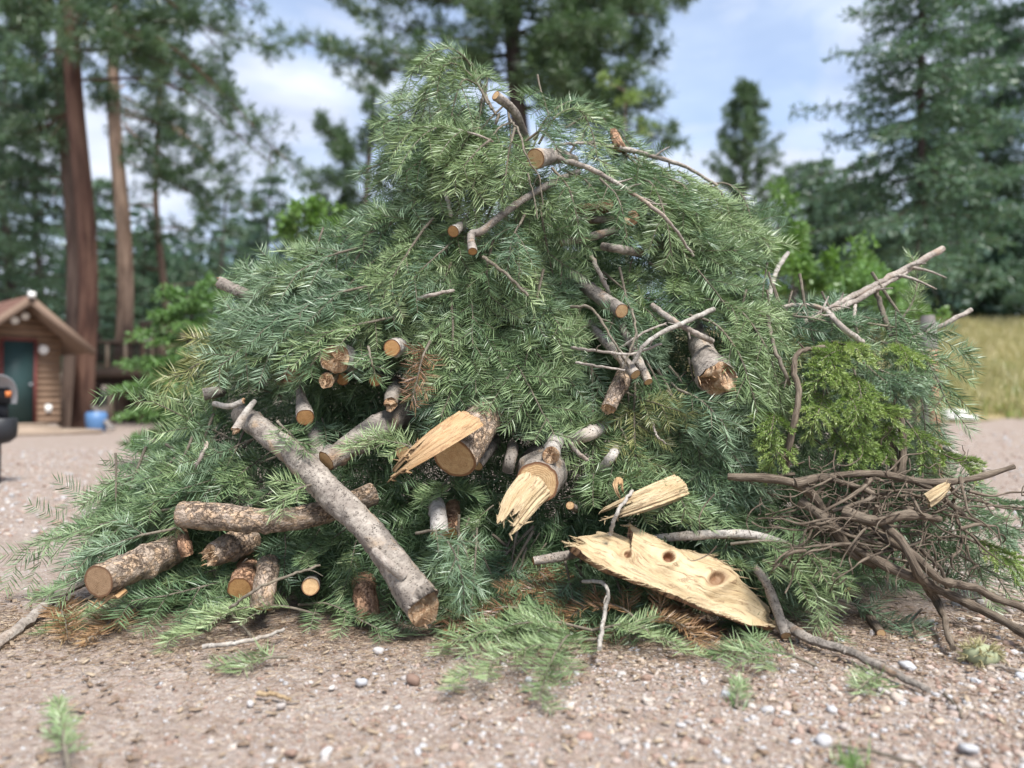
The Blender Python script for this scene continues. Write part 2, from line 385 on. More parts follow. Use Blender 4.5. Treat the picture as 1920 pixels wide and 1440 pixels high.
def split_mat(name, pale, mid, line, sc=1.0):
    m, nt, out = newmat(name); t = NT(nt)
    uv = t.n('TexCoord').outputs['UV']
    kn = t.n('Attribute', attribute_name='tint').outputs['Fac']       # knots
    wob = t.n('TexNoise', {'Vector': uv, 'Scale': 8 * sc, 'Detail': 2}).outputs['Color']
    uw = t.n('VectorMath', {0: uv, 1: t.n('VectorMath', {0: wob, 'Scale': 0.03}, operation='SCALE').outputs[0]}, operation='ADD').outputs[0]
    g = t.noise(t.mapping(uw, (9 * sc, 150 * sc, 1)), 1.0, 5, 0.65)
    g2 = t.noise(t.mapping(uw, (4 * sc, 34 * sc, 1), (5, 3, 0)), 1.0, 4)
    sp_ = t.noise(t.mapping(uv, (160 * sc, 220 * sc, 1)), 1.0, 3)
    st_ = t.noise(t.mapping(uv, (6 * sc, 10 * sc, 1), (9, 4, 0)), 1.0, 3)
    c = t.mix(t.ramp(g2, [(0.35, 0.0), (0.7, 1.0)]), pale, mid)
    c = t.mix(t.ramp(g, [(0.54, 0.0), (0.68, 0.85)]), c, line)
    g3 = t.noise(t.mapping(uw, (14 * sc, 60 * sc, 1), (2, 7, 0)), 1.0, 6, 0.7)
    c = t.mix(t.ramp(g3, [(0.56, 0.0), (0.62, 0.7), (0.66, 0.0)]), c, line)
    c = t.mix(t.math('MULTIPLY', t.ramp(sp_, [(0.66, 0.0), (0.72, 0.7)]), t.ramp(st_, [(0.5, 0.0), (0.6, 1.0)])), c, (0.12, 0.06, 0.03))
    st2 = t.noise(t.mapping(uv, (7 * sc, 16 * sc, 1), (1, 6, 0)), 1.0, 5, 0.7)
    c = t.mix(t.ramp(st2, [(0.52, 0.0), (0.72, 0.55)]), c, (0.26, 0.17, 0.10))
    c = t.mix(t.ramp(kn, [(0.35, 0.0), (0.68, 0.7), (0.9, 1.0)]), c, (0.15, 0.06, 0.025))
    h = t.math('SUBTRACT', t.math('ADD', g2, g3), g)
    t.bsdf(out, c, 0.6, 0.3, t.bump(h, 1.0, 0.007))
    return m
M['split'] = split_mat('split_pale_wood', (0.55, 0.44, 0.275), (0.42, 0.305, 0.165), (0.15, 0.08, 0.038))
M['split_orange'] = split_mat('split_orange_wood', (0.52, 0.36, 0.20), (0.38, 0.225, 0.105), (0.18, 0.085, 0.04))

def plain(name, col, rough=0.6, spec=0.3, var=0.25, scale=6.0, metallic=0.0, bump=0.2):
    m, nt, out = newmat(name); t = NT(nt)
    oc = t.n('TexCoord').outputs['Object']
    n = t.noise(oc, scale, 5); oi = t.n('ObjectInfo').outputs['Random']
    f = t.math('ADD', t.math('MULTIPLY', n, var * 2), t.math('MULTIPLY', oi, var * 0.8))
    c = t.mix(f, tuple(min(1, k * (1 + var)) for k in col), tuple(k * (1 - var) for k in col))
    t.bsdf(out, c, rough, spec, t.bump(n, bump, 0.01), metallic)
    return m

def torn_mat(name, pale, mid, dark):
    m, nt, out = newmat(name); t = NT(nt)
    oc = t.n('TexCoord').outputs['Object']
    a = t.noise(oc, 45, 5, 0.65, 0.6); b = t.noise(oc, 170, 4, 0.7)
    c = t.ramp(a, [(0.32, dark), (0.48, mid), (0.64, pale)]); c = t.mix(t.ramp(b, [(0.5, 0.0), (0.72, 0.6)]), c, dark)
    t.bsdf(out, c, 0.75, 0.2, t.bump(t.math('ADD', a, b), 1.0, 0.01)); return m
M['torn'] = torn_mat('torn_wood', (0.66, 0.50, 0.34), (0.52, 0.34, 0.20), (0.26, 0.13, 0.07))
# ------------------------------------------------------------------ the ground
def sst(a, b, x):
    t = np.clip((np.asarray(x, float) - a) / (b - a), 0, 1); return t * t * (3 - 2 * t)
_tn = Noise3(3, 12, 0.15, 0.8)
_tf = Noise3(4, 14, 3.0, 12.0)
def terrain(x, y):
    x = np.asarray(x, float); y = np.asarray(y, float)
    sx = sst(1.5, 7, x)
    z = sx * (0.50 * sst(7, 16, y) + 0.21 * np.clip(y - 15.5, 0, 15) + 0.05 * np.clip(y - 30.5, 0, 60))
    z = z + (1 - sx) * 0.16 * np.clip(y - 33, 0, 60)
    p = np.stack((x, y, 0 * x), -1)
    z = z + 0.05 * _tn(p) * sst(5, 14, y) + 0.006 * _tf(p) * (1 - sst(8, 20, y))
    return z
def sheet(xs, ys, dz=0.0):
    X, Y = np.meshgrid(xs, ys)
    V = np.stack((X, Y, terrain(X, Y) + dz), -1).reshape(-1, 3)
    n = len(xs); i, j = np.meshgrid(np.arange(len(ys) - 1), np.arange(n - 1), indexing='ij')
    a = (i * n + j).ravel()
    return V, np.stack((a, a + 1, a + n + 1, a + n), -1)
def ground_mat():
    m, nt, out = newmat('gravel_ground'); t = NT(nt)
    oc = t.n('TexCoord').outputs['Object']
    v1 = t.n('TexVoronoi', {'Vector': oc, 'Scale': 58.0}, feature='F1')
    v2 = t.n('TexVoronoi', {'Vector': oc, 'Scale': 145.0}, feature='F1')
    r1 = t.n('SeparateColor', {0: v1.outputs['Color']}).outputs[0]
    r2 = t.n('SeparateColor', {0: v2.outputs['Color']}).outputs[0]
    stops = [(0.0, (0.17, 0.130, 0.106)), (0.25, (0.285, 0.222, 0.182)), (0.5, (0.36, 0.290, 0.243)), (0.72, (0.32, 0.297, 0.285)), (0.88, (0.43, 0.370, 0.315)), (1.0, (0.60, 0.53, 0.46))]
    c = t.mix(0.45, t.ramp(r1, stops), t.ramp(r2, stops))
    big = t.noise(oc, 0.9, 5, 0.6)
    mid = t.noise(oc, 5.0, 5, 0.65)
    c = t.mix(t.ramp(mid, [(0.40, 0.5), (0.60, 0.0)]), c, (0.24, 0.175, 0.135))
    c = t.mix(t.ramp(big, [(0.46, 0.0), (0.68, 0.5)]), c, (0.33, 0.268, 0.228))
    fine = t.noise(oc, 330, 3)
    c = t.mix(t.ramp(fine, [(0.35, 0.5), (0.5, 0.0)]), c, (0.15, 0.10, 0.075))
    h = t.math('ADD', t.math('MULTIPLY', v1.outputs['Distance'], -0.8), t.math('ADD', t.math('MULTIPLY', v2.outputs['Distance'], -0.4), t.math('MULTIPLY', fine, 0.3)))
    t.bsdf(out, c, 0.9, 0.15, t.bump(h, 0.8, 0.012))
    return m
M['ground'] = ground_mat()
xs = np.unique(np.concatenate((np.linspace(-160, 160, 41), np.linspace(-30, 34, 70), np.linspace(-4, 4, 60))))
ys = np.unique(np.concatenate((np.linspace(-12, 260, 50), np.linspace(0, 40, 90), np.linspace(1.2, 5, 50))))
V, Q = sheet(xs, ys)
ob('ground', mesh('ground', V, quads=Q), M['ground'], kind='structure')

def field_mat():
    m, nt, out = newmat('dry_field_soil'); t = NT(nt)
    oc = t.n('TexCoord').outputs['Object']
    a = t.noise(oc, 1.3, 5, 0.6); b = t.noise(oc, 14, 4)
    c = t.ramp(a, [(0.35, (0.22, 0.20, 0.075)), (0.5, (0.36, 0.29, 0.16)), (0.68, (0.42, 0.33, 0.22))])
    c = t.mix(t.math('MULTIPLY', b, 0.5), c, (0.17, 0.13, 0.07))
    t.bsdf(out, c, 0.95, 0.1, t.bump(b, 0.6, 0.05)); return m
M['field'] = field_mat()
fx = np.linspace(3.5, 60, 80); fy = np.concatenate((np.linspace(15.2, 40, 70), np.linspace(41, 120, 24)))
V, Q = sheet(fx, fy, 0.012)
V[:, 1] += np.where(V[:, 1] < 15.3, 0.7 * _tn(V * 3), 0)
V[:, 2] = terrain(V[:, 0], V[:, 1]) + 0.012
ob('field', mesh('field', V, quads=Q), M['field'], kind='structure')
# grass on the rise
def blade_quads(base, d, L, W, bend=None):
    """one bent blade per row: quad + tip triangle"""
    n = len(base); d = nrm(d); L = np.broadcast_to(L, (n,))[:, None]; W = np.broadcast_to(W, (n,))[:, None]
    side = nrm(np.cross(d, R.normal(size=(n, 3)))) * W / 2
    if bend is None: bend = np.zeros((n, 3))
    mid = base + d * L * 0.5 + bend * 0.3 * L; tip = base + d * L + bend * L
    V = np.stack((base - side * 0.6, base + side * 0.6, mid + side, mid - side, tip), 1).reshape(-1, 3)
    k = np.arange(n) * 5
    return V, np.stack((k + 3, k + 2, k + 4), -1), np.stack((k, k + 1, k + 2, k + 3), -1)
def grass(name, n, xr, yr, hr, w, mat, clump=0.25):
    nc = n // 14
    cx = R.uniform(*xr, nc); cy = R.uniform(*yr, nc) 
    keep = (cy > 15.4 + 0.6 * np.sin(cx * 2.1)) & (cx > cy * .42) & (cx < cy * .95); cx, cy = cx[keep], cy[keep]
    x = np.repeat(cx, 14) + R.normal(0, clump, len(cx) * 14); y = np.repeat(cy, 14) + R.normal(0, clump, len(cx) * 14)
    b = np.stack((x, y, terrain(x, y)), -1); k = len(b)
    d = nrm(np.stack((R.normal(0, .35, k), R.normal(0, .35, k), np.ones(k)), -1))
    V, T, Q = blade_quads(b, d, R.uniform(*hr, k), w, R.normal(0, .22, (k, 3)) * (1, 1, .3))
    return ob(name, mesh(name, V, T, Q, attrs={'tint': np.repeat(R.random(k), 5)}), mat, kind='stuff')
tag(grass('dry_grass', 66000, (5, 26), (15.2, 33), (0.22, 0.6), 0.026, M['grass_dry']), 'dry straw-coloured grass covering the rise behind the pile', 'grass')
tag(grass('green_weeds', 7000, (5, 22), (15.2, 21), (0.15, 0.40), 0.03, M['grass_green'], 0.2), 'low green weeds along the foot of the dry grass rise', 'weeds')

# ------------------------------------------------------------------ gravel
def stone_mat():
    m, nt, out = newmat('pebble_stone'); t = NT(nt)
    at = t.n('Attribute', attribute_name='tint').outputs['Fac']; oc = t.n('TexCoord').outputs['Object']
    stops = [(0.0, (0.19, 0.125, 0.095)), (0.12, (0.29, 0.195, 0.15)), (0.34, (0.38, 0.295, 0.25)), (0.52, (0.37, 0.345, 0.335)), (0.66, (0.47, 0.375, 0.285)), (0.80, (0.42, 0.43, 0.45)), (0.93, (0.50, 0.45, 0.40)), (1.0, (0.34, 0.215, 0.165))]
    c = t.ramp(at, stops)
    n = t.noise(oc, 140, 4, 0.65)
    c = t.mix(t.math('MULTIPLY', t.ramp(n, [(0.4, 0.0), (0.65, 1.0)]), 0.45), c, t.mix(0.5, c, (0.16, 0.12, 0.10)))
    t.bsdf(out, c, 0.8, 0.25, t.bump(n, 0.5, 0.004)); return m
M['stone'] = stone_mat()
def ico(level):
    import bmesh
    bm = bmesh.new(); bmesh.ops.create_icosphere(bm, subdivisions=level, radius=1.0)
    V = np.array([v.co[:] for v in bm.verts]); T = np.array([[v.index for v in f.verts] for f in bm.faces]); bm.free()
    return V, T
ICO1, ICO2 = ico(1), ico(2)
def stones(pos, size, base, seed):
    r = np.random.default_rng(seed); n = len(pos); V0, T0 = base; m = len(V0)
    sc = size[:, None] * np.stack((r.uniform(.75, 1.35, n), r.uniform(.7, 1.15, n), r.uniform(.45, .85, n)), -1)
    V = V0[None] * (1 + r.normal(0, .14, (n, m, 1)))
    V = np.clip(V, -r.uniform(.7, 1.0, (n, 1, 3)), r.uniform(.7, 1.0, (n, 1, 3))) * sc[:, None]
    a = r.uniform(0, 6.28, n); ca, sa = np.cos(a)[:, None], np.sin(a)[:, None]
    tl = r.normal(0, .25, (n, 1))
    x, y, z = V[..., 0], V[..., 1], V[..., 2]
    z2 = z + tl * x
    V = np.stack((ca * x - sa * y, sa * x + ca * y, z2), -1) + pos[:, None]
    T = (T0[None] + (np.arange(n) * m)[:, None, None]).reshape(-1, 3)
    return V.reshape(-1, 3), T, np.repeat(r.random(n), m)
def gravel_mesh():
    n = 35000
    y = 1.62 + (R.random(n) ** 1.6) * 3.0
    x = R.uniform(-1, 1, n) * (0.72 * y + 0.1)
    s = np.clip(np.exp(R.normal(math.log(0.0054), 0.48, n)), 0.0026, 0.018)
    dens = 0.5 + 0.5 * Noise3(21, 10, 1.0, 5.0)(np.stack((x, y, 0 * x), -1))
    keep = R.random(n) < np.clip(0.55 + 0.22 * x + 0.35 * dens, 0.22, 1)       # coarser towards the right side
    keep &= ~((y > 3.2) & (x > -1.7) & (x < 1.9))
    x, y, s = x[keep], y[keep], s[keep]
    s *= np.clip(0.85 + 0.16 * x, 0.6, 1.2)
    pos = np.stack((x, y, terrain(x, y) + s * 0.18), -1)
    mb = MB()
    a = s < 0.0125
    V, T, c = stones(pos[a], s[a], ICO1, 1); mb.add(V, tris=T, tint=c)
    V, T, c = stones(pos[~a], s[~a], ICO2, 2); mb.add(V, tris=T, tint=c)
    return mb.mesh('gravel', smooth=False)
tag(ob('gravel', gravel_mesh(), M['stone'], kind='stuff'), 'pinkish grey gravel strewn over the ground before the pile', 'gravel')
# gravel further off, left and right of the pile
def far_gravel():
    n = 4500
    y = R.uniform(5.0, 13, n); sgn = np.where(R.random(n) < .6, -1, 1)
    x = sgn * y * R.uniform(0.40, 0.70, n)
    s = np.clip(np.exp(R.normal(math.log(0.014), 0.4, n)), 0.006, 0.035)
    V, T, c = stones(np.stack((x, y, terrain(x, y) + s * .2), -1), s, ICO1, 5)
    mb = MB(); mb.add(V, tris=T, tint=c); return mb.mesh('driveway_gravel', False)
tag(ob('driveway_gravel', far_gravel(), M['stone'], kind='stuff'), 'blurred gravel on the driveway behind and beside the pile', 'gravel')
# needle litter and bark chips
M['litter'] = needle_mat('needle_litter', [(0.09, 0.06, 0.042), (0.17, 0.115, 0.078), (0.27, 0.195, 0.135), (0.42, 0.34, 0.245)], 0.05, 0.8, 0.2)
def litter_mesh():
    mb = MB(); n = 24000
    y = np.where(R.random(n) < .72, 2.92 + R.normal(0, .2, n), 1.65 + R.random(n) * 2.0); x = R.uniform(-1, 1, n) * (0.7 * y)
    keep = y > 1.6; x, y = x[keep], y[keep]; n = len(x)
    b = np.stack((x, y, terrain(x, y) + R.uniform(.004, .014, n)), -1); a = R.uniform(0, 6.28, n)
    d = np.stack((np.cos(a), np.sin(a), R.normal(0, .08, n)), -1)
    V, T, Q = blade_quads(b, d, R.uniform(.02, .055, n), R.uniform(.0018, .003, n), R.normal(0, .08, (n, 3)) * (1, 1, .2))
    mb.add(V, T, Q, tint=np.repeat(R.random(n), 5))
    for i in range(1900):
        yy = 3.0 + R.normal(0, .3) if R.random() < .6 else 1.7 + R.random() * 1.5
        xx = R.uniform(-.7, .7) * yy
        if R.random() < .35: xx, yy = -1.5 - R.random() * 1.2, 3.1 + R.normal(0, .35)
        rot = np.array(Euler((R.normal(0, .25), R.normal(0, .25), R.uniform(0, 6.28))).to_matrix())
        mb.box((xx, yy, float(terrain(xx, yy)) + .010), (R.uniform(.008, .035), R.uniform(.005, .014), R.uniform(.002, .004)), rot, tint=R.random())
    return mb.mesh('forest_litter', False)
tag(ob('forest_litter', litter_mesh(), M['litter'], kind='stuff'), 'brown fallen needles and bark chips scattered on the gravel', 'litter')
# single stones that stand out
STONES = [(678, 1280, 15, 'pale grey upright stone on the gravel left of the frontmost bough', .80), (622, 1288, 9, 'small whitish stone beside the pale grey upright stone', .9),
 (612, 1412, 17, 'whitish blue stone at the bottom edge, left of centre', .86), (545, 1412, 21, 'dark brown-grey stone at the bottom edge, left of the whitish stone', .08),
 (527, 1325, 17, 'flat pinkish grey stone behind a short pale stick', .55), (470, 1318, 10, 'small blue-grey pebble left of the flat pinkish stone', .76),
 (918, 1330, 11, 'small white stone at the tip of the frontmost bough', .95), (775, 1276, 19, 'brown lump of bark-like stone right of the grey upright stone', .03),
 (710, 1222, 15, 'blue-grey stone at the pile foot under the slanting log', .75), (1165, 1265, 14, 'slate grey stone right of the frontmost bough', .74),
 (1097, 1382, 20, 'pink stone at the bottom edge, near the centre', 1.0), (1165, 1395, 24, 'large grey stone at the bottom edge right of the pink stone', .72),
 (1362, 1296, 12, 'white pebble left of the small grass tuft', .93), (1390, 1240, 16, 'grey stone under the small flat bough near the plank', .70),
 (1285, 1212, 15, 'grey stone below the split plank', .68), (1700, 1250, 18, 'pale grey stone above the long bent stick', .82),
 (1620, 1300, 11, 'upright whitish pebble by the bent stick', .86), (1680, 1310, 17, 'pale pinkish stone below the bent stick end', .6),
 (1660, 1332, 16, 'flat light stone nearest the bent stick end', .64), (1815, 1405, 26, 'flat blue-grey stone in the bottom corner', .79),
 (1345, 1355, 22, 'dark grey blurred stone below the small grass tuft', .10), (1545, 1390, 23, 'bluish blurred stone near the mossy tuft', .78)]
for i, (u, v, r, lab, tint) in enumerate(STONES):
    p = G(u, v); s = r / F * p[1] * .72
    V, T, c = stones(np.zeros((1, 3)), np.array([s]), ICO2, 40 + i)
    o = ob('stone', mesh('stone', V, T, attrs={'tint': np.full(len(V), tint)}, smooth=False), M['stone'])
    o.location = (p[0], p[1], s * .40)
    tag(o, lab, 'stone', 'larger stones on the gravel')

# ------------------------------------------------------------------ background trees
def blades2(c, d, L, W):
    n = len(c); d = nrm(d); L = np.broadcast_to(L, (n,))[:, None]; W = np.broadcast_to(W, (n,))[:, None]
    s = nrm(np.cross(d, R.normal(size=(n, 3)))) * W / 2; m = c + d * L * .5
    V = np.stack((c, m + s, c + d * L, m - s), 1).reshape(-1, 3); k = np.arange(n) * 4
    return V, np.stack((k, k + 1, k + 2, k + 3), -1)
class Tree:
    def __init__(s, name, label, base, top, r, bark, leaf, cat='tree', group=None, wob=0.012, taper=0.55):
        s.base = np.asarray(base, float); s.top = np.asarray(top, float); s.r = r; s.taper = taper
        s.o = thing(name, label, cat, tuple(s.base), group)
        s.wood = MB(); s.crown = MB(); s.bark = bark; s.leaf = leaf
        H = np.linalg.norm(s.top - s.base); n = 26
        k = np.linspace(0, 1, n)[:, None]
        pts = s.base + (s.top - s.base) * k + np.stack((np.sin(k[:, 0] * 7 + r), np.cos(k[:, 0] * 5 + r), 0 * k[:, 0]), -1) * H * wob * np.sin(k * 3.14)
        s.pts = pts
        rad = r * (1 - (1 - taper) * k[:, 0]) * (1 + 0.12 * np.exp(-k[:, 0] * 30)) * (1 - 0.85 * sst(.85, 1, k[:, 0]) * (taper < .3))
        s.trad = rad
        s.wood.tube(pts - s.base, rad, 18)
    def at(s, h):
        i = np.clip((h - s.base[2]) / (s.top[2] - s.base[2]), 0, 1) * (len(s.pts) - 1); k = int(min(i, len(s.pts) - 2)); return s.pts[k] + (s.pts[k + 1] - s.pts[k]) * (i - k)
    def limb(s, a, b, sag=0.0, r=0.05, subs=14, sub=0.9, tufts=3, blades=14, bl=0.2, bw=0.02, start=.3, style='pine', spread=1.0):
        a = np.asarray(a, float); b = np.asarray(b, float); L = np.linalg.norm(b - a)
        m = (a + b) / 2 + np.array((0, 0, -sag * L)) + R.normal(0, .04 * L, 3)
        poly = smooth((a, m, b), 9)
        s.wood.tube(poly - s.base, np.linspace(r, r * .25, 9), 6)
        tdir = nrm(b - a)
        for t in np.linspace(start, 1, subs):
            i = t * 8; k = int(min(i, 7)); p = poly[k] + (poly[k + 1] - poly[k]) * (i - k)
            if style == 'pine':
                d = nrm(tdir * .7 + R.normal(0, .62, 3) * (1, 1, .8) * spread + np.array((0, 0, .25)))
                l = sub * R.uniform(.45, 1.1) * (1.15 - .5 * t)
                e = p + d * l
                s.wood.tube(np.array((p, (p + e) / 2 + R.normal(0, .05 * l, 3), e)) - s.base, (r * .3, r * .22, r * .12), 3, cap=False)
                for q in range(tufts):
                    c0 = p + d * l * R.uniform(.45, 1.0) + R.normal(0, .11 * sub, 3)
                    dd = nrm(d * .55 + R.normal(0, .8, (blades, 3)))
                    V, Qd = blades2(np.repeat(c0[None], blades, 0) - s.base, dd, bl * R.uniform(.7, 1.2, blades), bw)
                    s.crown.add(V, quads=Qd, tint=np.repeat(np.clip(.25 + .35 * R.random() + R.normal(0, .14, blades), 0, 1), 4))
            else:
                for sg in (-1, 1):
                    lat = nrm(np.cross(tdir, (0, 0, 1))) * sg
                    d = nrm(tdir * .75 + lat * .8 * spread + R.normal(0, .16, 3) + np.array((0, 0, -.16)))
                    l = sub * R.uniform(.5, 1.1) * (1.2 - .75 * t)
                    n = max(5, int(blades * tufts * l / sub))
                    f = R.random(n)[:, None]
                    drop = np.array((0, 0, -1.0)) * (f ** 2) * l * .16
                    c0 = p + d * l * f + drop
                    dd = nrm(d * .6 + R.normal(0, .55, (n, 3)) + np.array((0, 0, -.12)))
                    V, Qd = blades2(c0 - s.base, dd, bl * R.uniform(.6, 1.2, n), bw)
                    s.crown.add(V, quads=Qd, tint=np.repeat(np.clip(.2 + .35 * R.random() + R.normal(0, .14, n), 0, 1), 4))
                    s.wood.tube(np.array((p, p + d * l * .5, p + d * l + drop[f.argmax()] * .8)) - s.base, (r * .28, r * .2, r * .1), 3, cap=False)
    def whorls(s, h0, h1, n, length, elev=0.1, per=1, jitter=.25, side=None, **kw):
        """n limbs between heights h0 and h1; length(k) with k 0 at the bottom, 1 at the top"""
        az = R.uniform(0, 6.28)
        for i in range(n):
            k = (i + R.uniform(-.4, .4)) / n; k = min(max(k, 0), 1); h = h0 + (h1 - h0) * k; az += 2.4 + R.normal(0, .3)
            a = s.at(h); l = length(k) * R.uniform(1 - jitter, 1 + jitter)
            z = az if side is None else side[0] + R.normal(0, side[1])
            e = elev(k) if callable(elev) else elev
            s.limb(a, a + np.array((math.cos(z) * math.cos(e), math.sin(z) * math.cos(e), math.sin(e))) * l, **kw)
    def done(s):
        ob('trunk', s.wood.mesh('trunk'), s.bark, s.o)
        if s.crown.n: ob('crown', s.crown.mesh('crown', False), s.leaf, s.o, kind='stuff')
        return s.o
def tb(u, y, v=None):
    """tree base on the terrain at image column u and depth y"""
    x = (u - 960) / F * y; return np.array((x, y, float(terrain(x, y)) - .05))

PINE = dict(style='pine')
# tall red-barked pine by the shed
y = 20.5
t = Tree('ponderosa_pine', 'tall pine with a reddish trunk standing right beside the shed', tb(155, y), P(158, -420, y), .255, M['pine_trunk_red'], M['pine_far'], group='tall pines near the shed', taper=.7)
for (v0, u1, v1, dy, sag) in [(60, 330, 40, -1, -.05), (95, 420, 190, -1.5, -.10), (90, 300, 120, 1, -.04), (-40, 480, 20, -2, -.06), (-60, 360, -40, 1, 0), (30, 60, 120, -.5, .05), (-60, 20, 60, 0, .05), (190, 40, 250, .6, .1), (-80, 200, 90, -2.4, .12), (-60, 250, 70, -2, .1), (-100, 140, 80, -2.2, .1), (-80, 430, 110, -1, -.05), (150, 500, 300, -2.2, -.12), (60, 545, 310, -2.5, -.14), (20, 500, 90, .6, -.05)]:
    t.limb(P(155, v0, y), P(u1, v1, y + dy), sag, .045, 20, 1.1, 4, 20, .30, .026, .2, 'pine')
t.done()
y = 22.0
t = Tree('ponderosa_pine', 'grey-brown pine trunk half hidden behind the red-barked pine', tb(128, y), P(138, -350, y), .24, M['pine_trunk_grey'], M['pine_far'], group='tall pines near the shed', taper=.3)
for (v0, u1, v1, dy, sag) in [(330, 20, 330, -.5, .08), (200, -30, 190, 0, .05), (60, 20, 20, .5, 0), (-40, 80, 10, -1, 0), (260, 55, 420, 1, .1), (120, 70, 180, -1, .1)]:
    t.limb(P(135, v0, y), P(u1, v1, y + dy), sag, .04, 18, 1.2, 4, 20, .30, .028, .2, 'pine')
t.done()
y = 26.0
t = Tree('ponderosa_pine', 'pine with a pale tan trunk rising behind the deck railing', tb(224, y), P(236, -300, y), .30, M['pine_trunk_tan'], M['pine_far'], group='tall pines near the shed', taper=.42)
for (v0, u1, v1, dy, sag) in [(215, 440, 330, -1, -.1), (180, 470, 400, -1.5, -.10), (205, 330, 250, 1, -.05), (100, 420, 200, .5, -.05), (230, 300, 330, -1, .02), (60, 300, 130, -1, 0), (0, 330, 60, 1, 0), (-50, 410, 40, 0, -.05), (160, 200, 170, -.6, .05), (300, 400, 390, -.5, -.08), (240, 380, 360, .8, -.05)]:
    t.limb(P(232, v0, y), P(u1, v1, y + dy), sag, .04, 17, 1.1, 4, 20, .32, .030, .18, 'pine')
t.done()
y = 29.0
t = Tree('ponderosa_pine', 'slender orange-barked pine trunk between the deck and the pile', tb(314, y), P(296, 120, y), .17, M['pine_trunk_tan'], M['pine_far'], group='tall pines near the shed', taper=.4)
t.whorls(t.base[2] + 5.0, t.top[2], 12, lambda k: 2.0 - .8 * k, .1, subs=8, sub=1.0, tufts=3, blades=12, bl=.3, bw=.032, r=.05)
t.done()
# dark conifers filling the left edge
for i, (u, y, vt, ln, lab) in enumerate([(15, 27, -40, 3.4, 'dark bushy conifer at the left edge above the shed roof'), (75, 31, 120, 3.0, 'dark conifer behind the shed roof, seen between roof and pines'),
        (-60, 24, -100, 3.6, 'dark conifer cut by the left edge above the shed'), (180, 36, 330, 2.8, 'dark conifer seen between the red trunk and the tan trunk'),
        (268, 38, 430, 2.8, 'dark conifer behind the deck between the tan and the slender trunks'), (345, 42, 480, 2.6, 'distant conifer behind the deck, right of the slender trunk')]):
    t = Tree('dark_conifer', lab, tb(u, y), P(u + 4, vt, y), .2, M['trunk_dark'], M['fir_far'], group='dark conifers behind the shed', taper=.15)
    t.whorls(t.base[2] + 1.2, t.top[2], 44, lambda k: ln * (1.05 - .85 * k), -.08, subs=8, sub=1.1, tufts=2, blades=15, bl=.34, bw=.05, r=.05, style='fir', start=.15)
    t.done()
# spruce and pines left of the pile
t = Tree('spruce_tree', 'narrow dark spruce standing left of the pile, behind its shoulder', tb(505, 33), P(507, 325, 33), .15, M['trunk_dark'], M['fir_far'], group='conifers behind the pile', taper=.1)
t.whorls(t.base[2] + 1, t.top[2], 46, lambda k: 2.2 * (1.05 - .92 * k), .05, subs=7, sub=.8, tufts=2, blades=12, bl=.3, bw=.045, r=.04, style='fir', start=.15); t.done()
t = Tree('pine_tree', 'thin pine with sparse crown left of the dark spruce', tb(420, 36), P(424, 330, 36), .12, M['trunk_dark'], M['pine_far'], group='conifers behind the pile', taper=.2)
t.whorls(t.base[2] + 4, t.top[2], 20, lambda k: 2.0 - .9 * k, .0, subs=6, sub=.9, tufts=3, blades=11, bl=.34, bw=.035, r=.045); t.done()
t = Tree('pine_tree', 'dark long-needled pine close behind the left flank of the crown', tb(690, 16), P(700, 120, 16), .14, M['trunk_dark'], M['pine_far'], group='conifers behind the pile', taper=.2)
y = 16
for (v0, u1, v1, dy) in [(330, 600, 230, -.3), (380, 595, 330, -.5), (300, 640, 260, .2), (420, 590, 370, .1), (360, 640, 300, -.2), (440, 620, 400, -.3), (300, 700, 180, 0), (280, 740, 240, .4), (400, 650, 380, .3), (480, 560, 450, 0), (470, 600, 420, .4)]:
    t.limb(P(695, v0, y), P(u1, v1, y + dy), .05, .02, 14, .45, 5, 20, .20, .015, .2, 'pine')
t.done()
# the big pine over the pile
y = 18.0
t = Tree('ponderosa_pine', 'big dark pine whose crown fills the sky above the pile', tb(985, y), P(965, -520, y), .30, M['trunk_dark'], M['pine_far'], group='conifers behind the pile', taper=.3)
for (v0, u1, v1, dy, sag, n) in [(80, 660, 20, 1, .04, 14), (130, 560, 75, -.5, .06, 15), (100, 640, 120, .3, .05, 13), (20, 600, -30, .4, .05, 13), (-20, 700, -20, -.5, .02, 12), (150, 720, 90, -.8, .03, 9),
        (60, 1220, 30, -1, -.04, 19), (110, 1230, 120, .4, -.04, 18), (170, 1230, 210, -.6, -.06, 17), (200, 1255, 270, .5, -.08, 16), (20, 1270, -10, -.3, -.03, 17), (-40, 1270, 20, .6, -.05, 17), (150, 1200, 60, 1, -.02, 16),
        (40, 900, 30, -1.5, .05, 15), (90, 1080, 60, -2, .05, 17), (140, 1060, 150, -1.8, .03, 17), (10, 1000, -30, -1.5, 0, 16), (-50, 1130, 20, -1, 0, 16), (-60, 900, -10, 1, 0, 14), (210, 1120, 200, -1, -.04, 15), (100, 880, 110, -1, .06, 12), (-90, 1200, -60, 0, 0, 14), (130, 1120, 110, 1.2, 0, 16), (60, 1040, 90, 1.6, 0, 16), (180, 1180, 150, -1.2, -.03, 14), (30, 1150, 60, -2, -.02, 16)]:
    t.limb(P(975, v0, y), P(u1, v1, y + dy), sag, .045, n + 8, .85, 5, 22, .27, .021, .2, 'pine')
t.done()
t = Tree('pine_tree', 'pale dry-tipped young pine right behind the crown of the pile', tb(1190, 13), P(1170, 150, 13), .06, M['pine_trunk_tan'], M['grass_green'], group='conifers behind the pile', taper=.2)
t.whorls(t.base[2] + 2.2, t.top[2], 20, lambda k: .95 - .7 * k, .5, subs=5, sub=.28, tufts=3, blades=12, bl=.14, bw=.014, r=.014); t.done()
